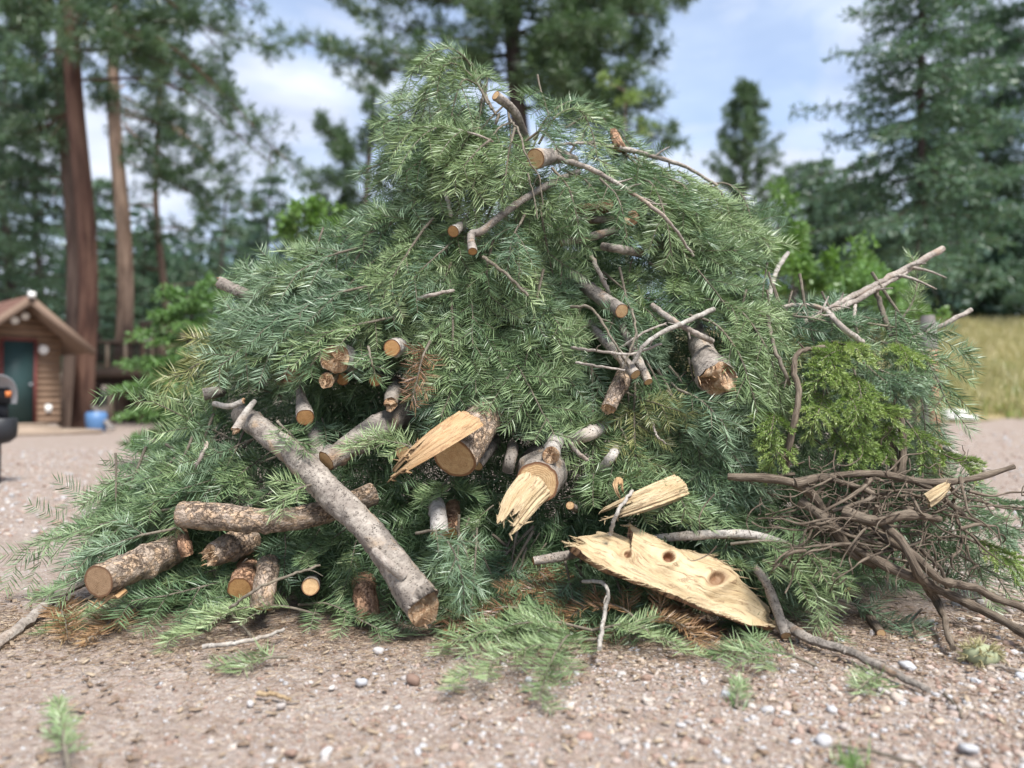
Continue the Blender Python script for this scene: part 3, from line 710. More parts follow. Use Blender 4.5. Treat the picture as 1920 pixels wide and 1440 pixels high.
# small pine in the gap
y = 30
t = Tree('pine_tree', 'small pointed pine standing alone in the sky gap right of the crown', tb(1400, y), P(1397, 158, y), .14, M['trunk_dark'], M['pine_far'], group='conifers behind the pile', taper=.15)
t.whorls(t.base[2] + 3.5, t.top[2] - .2, 70, lambda k: 2.5 * (1 - .93 * k), .55, subs=7, sub=.42, tufts=3, blades=14, bl=.26, bw=.026, r=.035, start=.2, spread=.6); t.done()
# big fir at the right
y = 15.0
t = Tree('fir_tree', 'tall open fir with see-through branches right of the pile', tb(1700, y), P(1752, -330, y), .105, M['trunk_dark'], M['fir_far'], group='firs behind the right side', taper=.35)
for (v0, u1, v1, dy, sg) in [(40, 1600, 20, 0, .02), (110, 1570, 100, -.5, .02), (170, 1495, 205, .2, .03), (220, 1560, 260, .8, .02), (260, 1485, 340, -.4, .02), (300, 1560, 360, .5, .02), (330, 1480, 390, .2, 0), (390, 1500, 440, -.6, 0), (430, 1560, 480, .3, 0), (360, 1540, 420, 1, 0), (460, 1500, 520, 0, 0),
        (0, 1660, -30, -.8, 0), (60, 1850, 60, -.3, .02), (130, 1880, 160, .4, .02), (200, 1900, 230, -.4, .02), (270, 1870, 330, .5, 0), (330, 1900, 390, -.6, 0), (400, 1880, 450, .3, 0), (450, 1850, 500, -.2, 0), (20, 1820, -20, .5, 0), (300, 1790, 330, -1.4, 0), (380, 1660, 420, -1.5, 0), (220, 1680, 250, -1.4, 0), (120, 1780, 150, -1.3, 0), (-40, 1640, -10, .3, 0), (430, 1720, 500, -1.5, 0), (180, 1640, 150, 1, 0), (80, 1690, 90, -1.2, 0)]:
    t.limb(P(1715 + (480 - v0) * .06, v0, y), P(u1, v1, y + dy), -sg, .022, 11, .74, 2, 17, .175, .030, .12, 'fir')
t.whorls(P(1720, 520, y)[2], P(1740, -60, y)[2], 52, lambda k: 1.5 - .5 * k, -.10, subs=7, sub=.6, tufts=2, blades=14, bl=.18, bw=.032, r=.02, style='fir', start=.05)
t.done()
for (u, y, vt, ln, lab) in [(1850, 34, 20, 4.6, 'dense green fir crowding the right edge beside the open fir'), (1935, 33, -120, 4.8, 'dark fir cut by the right edge'), (1800, 36, 180, 4.0, 'fir behind the trunk of the open fir'), (1600, 26, 330, 2.2, 'lower fir filling the gap left of the open fir'), (1520, 28, 300, 1.6, 'small fir between the lone pine and the open fir')]:
    t = Tree('fir_tree', lab, tb(u, y), P(u, vt, y), .16, M['trunk_dark'], M['fir_far'], group='firs behind the right side', taper=.12)
    t.whorls(t.base[2] + .8, t.top[2], 46, lambda k: ln * (1.05 - .8 * k), -.06 if u < 1750 else .02, subs=8, sub=.9 if u < 1750 else 1.4, tufts=2, blades=14 if u < 1750 else 20, bl=.26 if u < 1750 else .42, bw=.042 if u < 1750 else .06, r=.05, style='fir', start=.15); t.done()
# far wood that reads as one mass
def far_wood():
    c = MB()
    for i in range(250):
        u = R.uniform(-1300, 3300); y = R.uniform(46, 72)
        b = tb(u, y); H = R.uniform(7, 12) * (1.12 if u > 1500 else .95)
        n = 200
        k = R.random(n) ** .8; rr = (1.02 - k) * H * .24 * np.sqrt(R.random(n)); a = R.uniform(0, 6.28, n)
        p = np.stack((np.cos(a) * rr, np.sin(a) * rr, k * H + .3), -1) + b
        d = np.stack((np.cos(a), np.sin(a), R.normal(-.25, .3, n)), -1)
        V, Q = blades2(p, d, R.uniform(.6, 1.2, n), .34)
        c.add(V, quads=Q, tint=np.repeat(np.clip(R.random() * .5 + R.normal(.15, .2, n), 0, 1), 4))
    return c.mesh('distant_forest', False)
tag(ob('distant_forest', far_wood(), M['wood_far'], kind='stuff'), 'hazy far-off conifer forest along the horizon', 'forest')

# leafy bushes
def bush(name, label, c, rad, n, leaf, mat, group=None, stems=9, clumps=26, stem_r=.02, ground=True):
    c = np.asarray(c, float); rad = np.asarray(rad, float)
    base = np.array((c[0], c[1], float(terrain(c[0], c[1])))) if ground else c - (0, 0, rad[2])
    o = thing(name, label, 'bush', tuple(base), group); w = MB(); f = MB()
    cc = nrm(R.normal(size=(clumps, 3))) * (R.random((clumps, 1)) ** .45) * rad + c
    for i in range(clumps):
        m = n // clumps; cr = rad.mean() * R.uniform(.18, .36)
        p = cc[i] + nrm(R.normal(size=(m, 3))) * (R.random((m, 1)) ** .5) * cr
        d = nrm(nrm(p - c) * .7 + R.normal(0, .6, (m, 3)))
        V, Q = blades2(p - base, d, leaf * R.uniform(.6, 1.2, m), leaf * .5)
        f.add(V, quads=Q, tint=np.repeat(np.clip(R.random() * .6 + .2 + R.normal(0, .15, m), 0, 1), 4))
        if i < stems:
            q = smooth((base + R.normal(0, .04, 3) * (1, 1, 0), (base + cc[i]) / 2 + R.normal(0, .08, 3), cc[i]), 6)
            w.tube(q - base, np.linspace(stem_r, stem_r * .3, 6), 5)
    ob('stems', w.mesh('stems'), M['trunk_dark'], o); ob('foliage', f.mesh('foliage', False), mat, o, kind='stuff')
    return o
t = Tree('young_conifer', 'light green feathery young conifer between the deck and the pile', tb(350, 9.5), P(362, 545, 9.5), .05, M['trunk_dark'], M['leaf_mid'], group=None, taper=.15)
for (v0, u1, v1, dy) in [(560, 330, 560, 0), (580, 420, 560, .2), (600, 300, 600, -.2), (600, 440, 600, 0), (640, 260, 640, 0), (640, 430, 640, .2), (680, 240, 690, .1), (690, 300, 690, -.4), (690, 440, 690, 0), (720, 225, 740, 0), (720, 300, 720, -.5), (740, 420, 740, 0), (760, 235, 790, 0), (770, 290, 780, -.3), (780, 400, 790, 0), (800, 260, 830, -.2), (810, 330, 830, -.4), (620, 350, 620, -.5), (740, 350, 740, -.6), (660, 350, 670, -.5), (590, 360, 580, -.3), (560, 390, 540, .1), (700, 260, 700, .4), (780, 340, 800, .4), (830, 300, 850, -.2), (820, 245, 845, .1)]:
    t.limb(P(352, v0, 9.5), P(u1, v1 - 14, 9.5 + dy), -.03, .014, 11, .34, 2, 22, .09, .022, .08, 'fir')
t.done()
bush('leafy_bush', 'bright lime leafy bush behind the right shoulder of the pile', P(1560, 520, 9), (.75, .5, .42), 2600, .085, M['leaf_lime'], 'broadleaf bushes behind the pile')
bush('leafy_bush', 'darker green leafy bush beside the lime bush', P(1640, 545, 8.4), (.42, .4, .30), 1500, .08, M['leaf_mid'], 'broadleaf bushes behind the pile')
bush('leafy_bush', 'low lime bush under the open fir near the grey post', P(1700, 600, 8.8), (.4, .3, .35), 1400, .07, M['leaf_lime'], 'broadleaf bushes behind the pile')
bush('leafy_bush', 'tall lime bush showing above the right flank of the crown', P(1450, 450, 10.5), (.55, .4, .75), 2200, .09, M['leaf_lime'], 'broadleaf bushes behind the pile')
bush('leafy_bush', 'lime bush showing between the spruce and the left shoulder', P(590, 425, 9.5), (.45, .35, .28), 1300, .09, M['leaf_lime'], 'broadleaf bushes behind the pile')
bush('leafy_bush', 'dark bush in the shade at the far edge of the dry field', P(1840, 540, 34), (2.8, 1.5, 1.9), 1800, .4, M['wood_far'], 'dark growth above the dry field', stem_r=.05)
bush('leafy_bush', 'dark bush at the right edge above the dry field', P(1930, 520, 33), (2.4, 1.5, 2.5), 1800, .4, M['wood_far'], 'dark growth above the dry field', stem_r=.05)
bush('leafy_bush', 'dark bush behind the grey post above the dry field', P(1775, 510, 32), (1.6, 1.2, 2.2), 1500, .35, M['wood_far'], 'dark growth above the dry field', stem_r=.05)
bush('leafy_bush', 'small lime sprout of leaves close behind the right flank of the crown', P(1404, 525, 4.4), (.10, .10, .17), 420, .035, M['leaf_lime'], 'broadleaf bushes behind the pile', stem_r=.006, clumps=14)
# ------------------------------------------------------------------ shed
M['siding'] = plain('tan_wood_siding', (0.225, 0.150, 0.102), .8, .15, .4, 3.0)
M['trim'] = plain('brown_trim', (0.18, 0.125, 0.092), .75, .2, .2, 3.0)
M['shingle'] = plain('red_brown_shingle', (0.165, 0.095, 0.075), .85, .1, .3, 9.0)
M['door_green'] = plain('dark_green_paint', (0.030, 0.062, 0.062), .5, .3, .12, 2.0)
M['red_trim'] = plain('dark_red_trim', (0.16, 0.045, 0.04), .6, .3, .15)
M['white'] = plain('white_plastic', (0.75, 0.74, 0.70), .4, .4, .05)
M['step'] = plain('pale_step', (0.30, 0.235, 0.18), .9, .1, .25)
M['dark'] = plain('dark_stained_wood', (0.045, 0.032, 0.027), .8, .2, .3, 4.0)
M['deck'] = plain('weathered_deck_wood', (0.13, 0.092, 0.07), .85, .15, .3, 4.0)
M['deck_pale'] = plain('pale_deck_wood', (0.38, 0.29, 0.21), .85, .15, .25, 4.0)
M['steel'] = plain('grey_metal', (0.30, 0.31, 0.33), .5, .4, .15, 5.0, .3)
M['black'] = plain('black_metal', (0.018, 0.019, 0.022), .5, .4, .2)
M['blue'] = plain('blue_plastic', (0.08, 0.17, 0.33), .45, .4, .1)
M['orange'] = plain('orange_paint', (0.55, 0.17, 0.05), .6, .3, .1)
M['greywood'] = bark_fibre('weathered_grey_wood', (0.30, 0.28, 0.26), (0.20, 0.18, 0.165), (0.16, 0.14, 0.13), .3)
M['brownwood'] = plain('rusty_brown_wood', (0.26, 0.15, 0.095), .85, .15, .3)
YS = 19.4
sc_ = P(110, 805, YS); sc_[2] = 0
TH = math.radians(50)
shed = thing('wooden_shed', 'small tan wooden shed with a dark green door at the left edge', 'shed', tuple(sc_ - np.array((math.cos(TH), math.sin(TH), 0)) * 0.92))
shed.rotation_euler = (0, 0, TH)
W2, EAVE, PEAK, DEP = 0.92, 2.40, 3.18, 3.0
def part(name, mat, parent, *boxes, **kw):
    mb = MB()
    for b in boxes: mb.box(*b)
    return ob(name, mb.mesh(name, False), mat, parent, **kw)
wm = MB()
V = [(-W2, 0, .25), (W2, 0, .25), (W2, 0, EAVE), (0, 0, PEAK), (-W2, 0, EAVE), (-W2, DEP, .25), (W2, DEP, .25), (W2, DEP, EAVE), (0, DEP, PEAK), (-W2, DEP, EAVE)]
wm.add(V, tris=[(2, 3, 4), (9, 8, 7)], quads=[(0, 1, 2, 4), (6, 5, 9, 7), (1, 6, 7, 2), (5, 0, 4, 9)])
wall = ob('wall', wm.mesh('wall', False), M['siding'], shed)
z = .25; i = 0
while z < PEAK - .1:                         # lap siding, board by board, leaving out the door opening
    h = .155; zc = z + h / 2
    half = W2 if zc < EAVE else W2 * (PEAK - zc) / (PEAK - EAVE) - .02
    segs = [(-half, half)]
    if zc < 2.26: segs = [(-half, -.40), (.40, half)]
    for a, b in segs:
        if b - a < .08: continue
        part('siding_board', M['siding'], wall, (((a + b) / 2, -.018 - .004 * (i % 2), zc), (b - a, .03, h - .012), np.array(Euler((.07, 0, 0)).to_matrix())))
    if zc < EAVE: part('siding_board', M['siding'], wall, ((W2 + .018, DEP / 2, zc), (.03, DEP, h - .012), np.array(Euler((0, .07, 0)).to_matrix())))
    z += h; i += 1
dr = part('door', M['door_green'], shed, ((0, -.03, 1.28), (.66, .05, 1.98)))
part('door_frame', M['red_trim'], shed, ((-.365, -.04, 1.27), (.06, .08, 2.06)), ((.365, -.04, 1.27), (.06, .08, 2.06)), ((0, -.041, 2.31), (.79, .08, .06)))
kb = MB(); kb.tube([(.25, -.06, 1.22), (.25, -.12, 1.22)], (.03, .035), 10); ob('handle', kb.mesh('handle'), M['steel'], dr)
sl = math.atan2(PEAK - EAVE, W2)
OV = .50; Lr = math.hypot(W2, PEAK - EAVE) + OV / math.cos(sl)
for sg in (-1, 1):
    d = np.array((sg * math.cos(sl), 0, -math.sin(sl)))
    c0 = np.array((0, DEP / 2 - .25, PEAK + .06)) + d * Lr / 2
    rot = np.array(Euler((0, sg * sl, 0)).to_matrix())
    rf = part('roof', M['trim'], shed, (c0, (Lr, DEP + 1.1, .07), rot))
    for k in range(9):
        cc = np.array((0, DEP / 2 - .25, PEAK + .125)) + d * (Lr * (k + .5) / 9)
        part('shingle', M['shingle'], rf, (cc, (Lr / 9 + .03, DEP + 1.12, .025), np.array(Euler((0, sg * (sl - .06), 0)).to_matrix())))
    part('fascia', M['trim'], shed, (np.array((0, -.83, PEAK + .03)) + d * (Lr / 2), (Lr + .02, .04, .17), rot))
for u_, z_ in ((-.12, 2.78), (.10, 2.90)):
    fb = MB(); fb.tube([(u_, -.05, z_), (u_, -.16, z_ - .03)], (.05, .09), 10); ob('flood_light', fb.mesh('flood_light'), M['white'], shed)
fb = MB(); fb.tube([(.54, -.04, 2.08), (.54, -.10, 2.08)], (.12, .10), 14); ob('wall_lamp', fb.mesh('wall_lamp'), M['white'], shed)
part('outlet_box', M['white'], shed, ((.66, -.06, .62), (.13, .06, .19)))
part('ridge_cap', M['white'], shed, ((0, -.87, PEAK + .14), (.14, .10, .14)))
part('step', M['step'], shed, ((.0, -.45, .10), (1.3, .85, .2)))
part('step', M['step'], shed, ((.55, -.25, .05), (2.0, 1.6, .1)))
part('landing', M['step'], shed, ((0, -.20, .235), (1.1, .42, .06)))
# grill cut by the left edge
y = 8.0
gp = G(2, 1, 0); gp = P(0, 830, y); gp[2] = float(terrain(gp[0], y))
gr = thing('pedestal_grill', 'dark pedestal grill with raised grey hood cut off by the left edge', 'grill', tuple(gp))
zt = P(0, 830, y)[2]
bw = MB(); bw.tube([(-.02, 0, 0), (-.02, 0, zt)], .028, 10); ob('post', bw.mesh('post'), M['black'], gr)
bw = MB(); prof = [(0.02, -.02), (.10, 0), (.155, .05), (.165, .12), (.165, .235), (.15, .25)]
bw.tube([(-.01, 0, zt + b) for a, b in prof], [a for a, b in prof], 20); ob('firebox', bw.mesh('firebox'), M['black'], gr)
hd = MB(); th = np.linspace(0, math.pi * .62, 12); Vh = []
for r_ in (.30, .285):
    for a in th:
        for xx in (-.26, .10 + .03 * math.sin(a * 2)): Vh.append((xx + .10 * math.sin(a) * .0 + (.03 + .12 * (a / 2)) * 0, -.16 + r_ * math.cos(a) * .9, zt + .40 + r_ * math.sin(a)))
n2 = len(th) * 2; Qh = []
for k in range(len(th) - 1):
    a = k * 2; Qh += [(a, a + 1, a + 3, a + 2), (n2 + a, n2 + a + 2, n2 + a + 3, n2 + a + 1), (a + 1, n2 + a + 1, n2 + a + 3, a + 3), (a, a + 2, n2 + a + 2, n2 + a)]
hd.add(np.array(Vh), quads=Qh); ob('hood', hd.mesh('hood'), M['steel'], gr)
part('hood_lining', M['black'], gr, ((-.09, .06, zt + .50), (.30, .03, .20)))
part('thermometer', M['orange'], gr, ((.115, -.05, zt + .50), (.035, .05, .06)))
part('hinge', M['black'], gr, ((-.09, .10, zt + .33), (.2, .03, .22)))
# ------------------------------------------------------------------ deck behind the pines
y = 24.5
def rel(p, base): return np.asarray(p) - base
db = tb(290, y); deck = thing('raised_deck', 'dark weathered raised deck with slatted railing behind the pine trunks', 'deck', tuple(db))
def pb(u0, u1, v0, v1, d0=0.0, th=.1):
    a, b = P(u0, v1, y + d0), P(u1, v0, y + d0); return ((a + b) / 2 - db, (b[0] - a[0], th, b[2] - a[2]))
part('platform', M['deck'], deck, pb(165, 425, 692, 708, .8, 1.8))
part('beam', M['dark'], deck, pb(165, 425, 709, 722, .3, .2))
for u in (176, 208, 262, 330, 400):
    part('post', M['deck_pale'] if u in (208,) else M['deck'], deck, pb(u - 5, u + 5, 723, 803, .35, .16))
for u in (172, 202, 236, 266, 300, 335, 370, 405):
    part('railing_post', M['deck_pale'] if u in (202, 236) else M['deck'], deck, pb(u - 3, u + 3, 640 if u < 262 else 606, 691, -.05, .1))
part('rail', M['deck'], deck, pb(166, 262, 638, 644, -.06, .14)); part('rail', M['deck'], deck, pb(263, 425, 603, 609, -.06, .14))
part('rail', M['deck'], deck, pb(166, 425, 682, 687, -.04, .09))
for u in np.arange(178, 262, 5.2): part('baluster', M['dark'], deck, pb(u - 1.6, u + 1.6, 644.5, 681.5, -.04, .04))
for u in np.arange(270, 420, 5.2): part('baluster', M['deck'] if int(u) % 3 else M['deck_pale'], deck, pb(u - 1.6, u + 1.6, 609.5, 681.5, -.04, .04))
for u in np.arange(214, 420, 12): part('shade_board', M['dark'], deck, pb(u - 5.7, u + 5.7, 724, 801, 1.5, .05))  # dark boards added to stand for the shade under the platform
part('lamp_box', M['white'], deck, pb(266, 282, 627, 639, -.2, .12))
bb = MB(); yb = 19.9; p0 = G(183, 818); p0 = np.array(((181 - 960) / F * yb, yb, 0.0))
bb.tube([(0, 0, 0), (0, 0, .08), (0, 0, .3), (0, 0, .5), (0, 0, .53)], (.20, .24, .26, .25, .17), 18)
o = ob('barrel', bb.mesh('barrel'), M['blue']); o.location = p0; tag(o, 'blue plastic barrel at the foot of the red-barked pine', 'barrel')
a, b = np.array(((174 - 960) / F * 20.4, 20.4, .62)), np.array(((212 - 960) / F * 19.6, 19.6, .04))
pk = MB(); d = b - a; L = np.linalg.norm(d); rot = np.array(Vector(d).to_track_quat('X', 'Z').to_matrix())
pk.box((0, 0, 0), (L, .14, .04), rot); o = ob('plank', pk.mesh('plank', False), M['greywood']); o.location = (a + b) / 2 + np.array((0, 0, .05))
tag(o, 'grey plank leaning down to the ground beside the blue barrel', 'plank')
# pale boards in the field, grey post behind the pile
for i, (u, v, w, lab) in enumerate([(1800, 742, 56, 'lower pale board lying in the dry grass'), (1788, 725, 44, 'upper pale board lying on the lower one in the dry grass')]):
    p = P(u, v, 15.0 + .15 * i); b_ = MB(); zt = float(terrain(p[0], p[1]))
    b_.box((0, 0, 0), (w / F * 15, .22, .09), np.array(Euler((0, .02, .05 - .1 * i)).to_matrix())); o = ob('board', b_.mesh('board', False), M['white']); o.location = (p[0], p[1], zt + .085 + .10 * i)
    tag(o, lab, 'board', 'pale boards in the field')
pp = P(1742, 700, 6.2); zt = float(terrain(pp[0], 6.2))
po = MB(); hh = P(1742, 592, 6.2)[2] - zt
po.tube([(0, 0, -.2), (.005, 0, hh * .5), (-.005, 0, hh * .9), (0, .01, hh)], (.075, .07, .068, .05), 12); o = ob('fence_post', po.mesh('fence_post'), M['greywood']); o.location = (pp[0], 6.2, zt)
tag(o, 'weathered grey wooden post standing just behind the right side', 'post')
pp = P(1755, 730, 5.6); zt = float(terrain(pp[0], 5.6)); hh = P(1755, 655, 5.6)[2] - zt
po = MB(); po.box((0, 0, hh / 2 - .1), (.075, .035, hh + .2), np.array(Euler((0, -.05, .3)).to_matrix())); o = ob('board', po.mesh('board', False), M['brownwood']); o.location = (pp[0], 5.6, zt)
tag(o, 'narrow rust-brown upright board at the right rim of the pile', 'board')
# ------------------------------------------------------------------ the pile: its outer surface
_LV = [80, 100, 200, 300, 370, 410, 450, 520, 600, 700, 800, 850, 920, 980, 1040, 1100, 1160, 1200]
_LU = [800, 780, 725, 700, 690, 650, 590, 440, 415, 380, 300, 260, 200, 100, 70, 70, 200, 280]
_RV = [80, 170, 185, 250, 300, 350, 400, 500, 560, 600, 650, 750, 850, 900, 960, 1050, 1100, 1160, 1200]
_RU = [880, 930, 1110, 1160, 1240, 1330, 1390, 1400, 1450, 1700, 1740, 1752, 1760, 1830, 1890, 1910, 1860, 1690, 1560]
_YV = [80, 200, 300, 400, 500, 600, 700, 800, 900, 1000, 1100, 1200]
_YY = [3.50, 3.47, 3.44, 3.40, 3.36, 3.32, 3.27, 3.22, 3.16, 3.10, 3.03, 2.98]
def edges(v): return np.interp(v, _LV, _LU), np.interp(v, _RV, _RU)
def ysurf(u, v):
    a, b = edges(v); s = (u - (a + b) / 2) / ((b - a) / 2)
    y = np.interp(v, _YV, _YY) + 0.36 * (1 - np.sqrt(1 - np.minimum(s * s, .97)))
    if v > 830: y = min(y, ground_y(v) - 0.02)
    return float(y)
def PS(u, v, dy=0.0): return P(u, v, ysurf(u, v) + dy)

KEEP = []          # (pixel polyline, radius px) that stays clear of boughs
LANDMARKS = []     # (name for labels, pixel polyline)
def keep(px, r): KEEP.append((np.asarray(px, float), r))

# ------------------------------------------------------------------ logs and sticks
def cap_mesh(ring, axis, seed, torn=0.0, dish=0.0):
    n = len(ring); c = ring.mean(0); r = np.random.default_rng(seed)
    fs = [1.0, .93, .82, .66, .48, .30, .14]; V = []; A = []
    rad = np.linalg.norm(ring - c, axis=1).mean(); nz = Noise3(seed, 8, 2 / rad, 7 / rad)
    for f in fs:
        p = c + (ring - c) * f
        off = torn * rad * nz(p) * (1 - f ** 4 * .6) if torn else 0.004 * rad * nz(p) * np.ones(n)
        V.append(p + axis * (np.asarray(off)[:, None] + dish * (1 - f))); A.append(np.full(n, f))
    V.append((c + axis * dish)[None]); A.append([0.0])
    V = np.concatenate(V); A = np.concatenate(A); Q = []; k = np.arange(n)
    for i in range(len(fs) - 1):
        a, b = i * n + k, i * n + (k + 1) % n; Q.append(np.stack((a, b, b + n, a + n), -1))
    m = (len(fs) - 1) * n; T = np.stack((m + k, m + (k + 1) % n, np.full(n, len(fs) * n)), -1)
    return mesh('cut_face', V, T, np.concatenate(Q), attrs={'ring': A, 'ang': np.concatenate([np.abs(np.linspace(-1, 1, n))] * len(fs) + [np.zeros(1)])}, smooth=True)

def fibres(parent, base, starts, dirs, lens, wid, mat, seed):
    """thin torn wood fibres standing out of a break"""
    r = np.random.default_rng(seed); mb = MB()
    for p, d, l in zip(starts, dirs, lens):
        d = nrm(d + r.normal(0, .16, 3)); e = smooth((p - d * l * .15, p + d * l * .5 + r.normal(0, l * .05, 3), p + d * l), 5)
        V, Q, U = tube(e, wid * r.uniform(.6, 1.5) * np.array((1, 1, .8, .5, .08)), 4)
        mb.add(V - base, quads=Q, uv=U + r.uniform(0, 9, 2), tint=0.0)
    return ob('splinters', mb.mesh('splinters', False), M[mat], parent, kind='stuff')
_seed = [100]
def make_log(name, label, short, pts, rad, bark='bark_grey', caps=(0, 1), cut='cut', torn=0.0, rough=.05, knobs=3, cat='log', group=None, clear=1.0, tilt=None, abspts=False, sides=30):
    _seed[0] += 1; sd = _seed[0]; r = np.random.default_rng(sd)
    if caps == (0, 0): caps = (1, 1)
    p3 = np.array(pts, float) if abspts else np.array([PS(*q) for q in pts])
    dist = p3[:, 1]
    rm = np.array([a * .91 / F * d for a, d in zip(rad, dist)])
    L = np.linalg.norm(np.diff(p3, axis=0), axis=1).sum()
    n = max(8, int(L / max(.006, rm.mean() * .17)))
    q = smooth(np.column_stack((p3, rm)), n); c, rr = q[:, :3], q[:, 3].copy()
    V, Q, U = tube(c, rr, sides)
    m = sides + 1
    t, B, N = frames(c)
    cen = np.repeat(c, m, 0); out = nrm(V - cen); R0 = np.repeat(rr, m)
    nz = Noise3(sd, 12, 1.2 / rm.mean(), 6 / rm.mean()); nz2 = Noise3(sd + 1, 12, .3 / rm.mean(), 1.2 / rm.mean())
    V0 = V.copy()
    nz3 = Noise3(sd + 2, 24, 7 / rm.mean(), 16 / rm.mean())
    disp = rough * (nz(V0) * .6 + nz2(V0) * 1.5 + np.clip(nz3(V0), -.9, 1.5) * .45)
    for k in range(knobs):
        i = r.integers(2, max(3, n - 2)); a = r.uniform(0, 6.28)
        kc = c[i] + (math.cos(a) * B[i] + math.sin(a) * N[i]) * rr[i]
        disp = disp + .22 * np.exp(-((V0 - kc) ** 2).sum(1) / (rr[i] * .35) ** 2)
    V = V + out * (R0 * disp)[:, None]
    base = c[0] if caps[0] else c[-1]
    # slanted ends
    axis0, axis1 = -t[0], t[-1]
    if tilt is not None:
        tl = nrm(np.asarray(tilt, float)); e = V[-m:]; V[-m:] = e - axis1 * (((e - c[-1]) @ tl) / max(.25, axis1 @ tl))[:, None]; axis1 = tl
    for e_, ax, sl_ in ((0, axis0, slice(0, m)), (1, axis1, slice(-m, None))):
        if caps[e_] == 2:                     # a torn rim
            an = np.linspace(0, 2 * math.pi, m); jz = sum(np.sin(an * f_ + r.uniform(0, 6.28)) * a_ for f_, a_ in ((1, .7), (2, .5), (3, .4), (5, .35), (8, .25)))
            V[sl_] += ax * (jz * torn * rr[-1] * .9)[:, None]; V[sl_][-1] = V[sl_][0]
    o = thing(name, label, cat, tuple(base), group)
    ob('bark', mesh('bark', V - base, quads=Q, uv=U), M[bark], o)
    if caps[0]: ob('cut_face', cap_mesh(V[:sides][::-1] - base, axis0, sd, torn if caps[0] == 2 else 0), M['torn' if caps[0] == 2 else cut], o)
    if caps[1]: ob('cut_face', cap_mesh(V[-m:-1] - base, axis1, sd + 7, torn if caps[1] == 2 else 0), M['torn' if caps[1] == 2 else cut], o)
    for e_, ax, sl_, rad_ in ((0, axis0, slice(0, m - 1), rr[0]), (1, axis1, slice(-m, -1), rr[-1])):
        if caps[e_] == 2:
            k_ = r.integers(0, m - 1, 22); cc_ = V[sl_].mean(0); w_ = r.uniform(.35, .98, 22)[:, None]
            fibres(o, base, cc_ + (V[sl_][k_] - cc_) * w_, np.repeat(ax[None], 22, 0), r.uniform(.12, .55, 22) * rad_ * (1 + torn), rad_ * .05, 'torn', sd + 31)
    px = proj(c)
    if clear: keep(px[::2] if len(px) > 6 else px, np.mean(rad) * clear)
    LANDMARKS.append((short, px))
    return o, base, c, rr
def shell(parent, base, axis_pts, rad, ang, thick, mat, jag=.25, seed=1, name='splinter', uvs=1.0, flat=0.0):
    """a torn strip of wood left on the log's rim: an arc of its cross-section drawn along axis_pts"""
    p3 = np.asarray(axis_pts, float); n, m = 34, 37; r = np.random.default_rng(seed)
    q = smooth(np.column_stack((p3, rad)), n); c, rr = q[:, :3], q[:, 3]
    t, B, N = frames(c)
    a0, a1 = ang; nz = Noise3(seed, 10, 20, 90); L = np.linalg.norm(np.diff(c, axis=0), axis=1).sum()
    x_ = np.linspace(0, 1, m); end = 1 - jag * (np.abs(np.sin(x_ * 3.14 * 1.6 + r.uniform(0, 3))) * .8 + .30 * np.abs(np.sin(x_ * 17 + r.uniform(0, 6))) ** 3 + r.uniform(0, .14, m))
    end = np.clip(end, .4, 1.0)
    G_ = []
    for lay in range(2):
        for j in range(m):
            f = j / (m - 1); s = np.linspace(0, 1, n) * end[j] * (n - 1)
            k = np.minimum(s.astype(int), n - 2); w = (s - k)[:, None]
            nar = 1 - .45 * (s / (n - 1)) ** 1.6
            a = (a0 + a1) / 2 + (f - .5) * (a1 - a0) * nar
            b = B[k] * (1 - w) + B[k + 1] * w; nn = N[k] * (1 - w) + N[k + 1] * w; cc = c[k] * (1 - w) + c[k + 1] * w; R_ = rr[k] * (1 - w[:, 0]) + rr[k + 1] * w[:, 0]
            edge = 1 - .8 * abs(2 * f - 1) ** 3
            rad_ = R_ * (1.0 if lay == 0 else 1 - thick * edge)
            pos = cc + (np.cos(a)[:, None] * b + np.sin(a)[:, None] * nn) * rad_[:, None]
            ridge = nz(np.column_stack((np.full(n, f * .9), s / n * .06, np.full(n, lay)))) * R_ * .05 + math.sin(j * 1.7) * R_ * .022 + math.sin(j * 3.9 + 1) * R_ * .018
            G_.append(pos + ((np.cos(a)[:, None] * b + np.sin(a)[:, None] * nn) * ridge[:, None]))
    V = np.array(G_).reshape(2, m, n, 3); idx = np.arange(2 * m * n).reshape(2, m, n); Q = []
    for lay in range(2):
        a = idx[lay, :-1, :-1]; b = idx[lay, 1:, :-1]; c_ = idx[lay, 1:, 1:]; d = idx[lay, :-1, 1:]
        q4 = np.stack((a, b, c_, d), -1).reshape(-1, 4); Q.append(q4 if lay else q4[:, ::-1])
    for j in (0, m - 1):
        a, b = idx[0, j, :-1], idx[0, j, 1:]; c_, d = idx[1, j, 1:], idx[1, j, :-1]
        q4 = np.stack((a, b, c_, d), -1); Q.append(q4 if j == 0 else q4[:, ::-1])
    a, b, c_, d = idx[0, :-1, -1], idx[0, 1:, -1], idx[1, 1:, -1], idx[1, :-1, -1]; Q.append(np.stack((a, b, c_, d), -1))
    if mat.startswith('split'):
        j_ = r.integers(0, m, 26); fibres(parent, base, V[0, j_, -1] * .6 + V[1, j_, -1] * .4, V[0, j_, -1] - V[0, j_, -5], r.uniform(.1, .5, 26) * rr.mean(), rr.mean() * .035, mat, seed + 3)
    U = np.zeros((2, m, n, 2)); U[..., 0] = np.linspace(0, L, n) * uvs; U[..., 1] = (np.linspace(0, 1, m) * (a1 - a0) * rr.mean())[None, :, None]; U[1] += .7
    V = V.reshape(-1, 3)
    return ob(name, mesh(name, V - base, quads=np.concatenate(Q), uv=U.reshape(-1, 2), attrs={'tint': np.zeros(len(V))}, smooth=True), M[mat], parent)

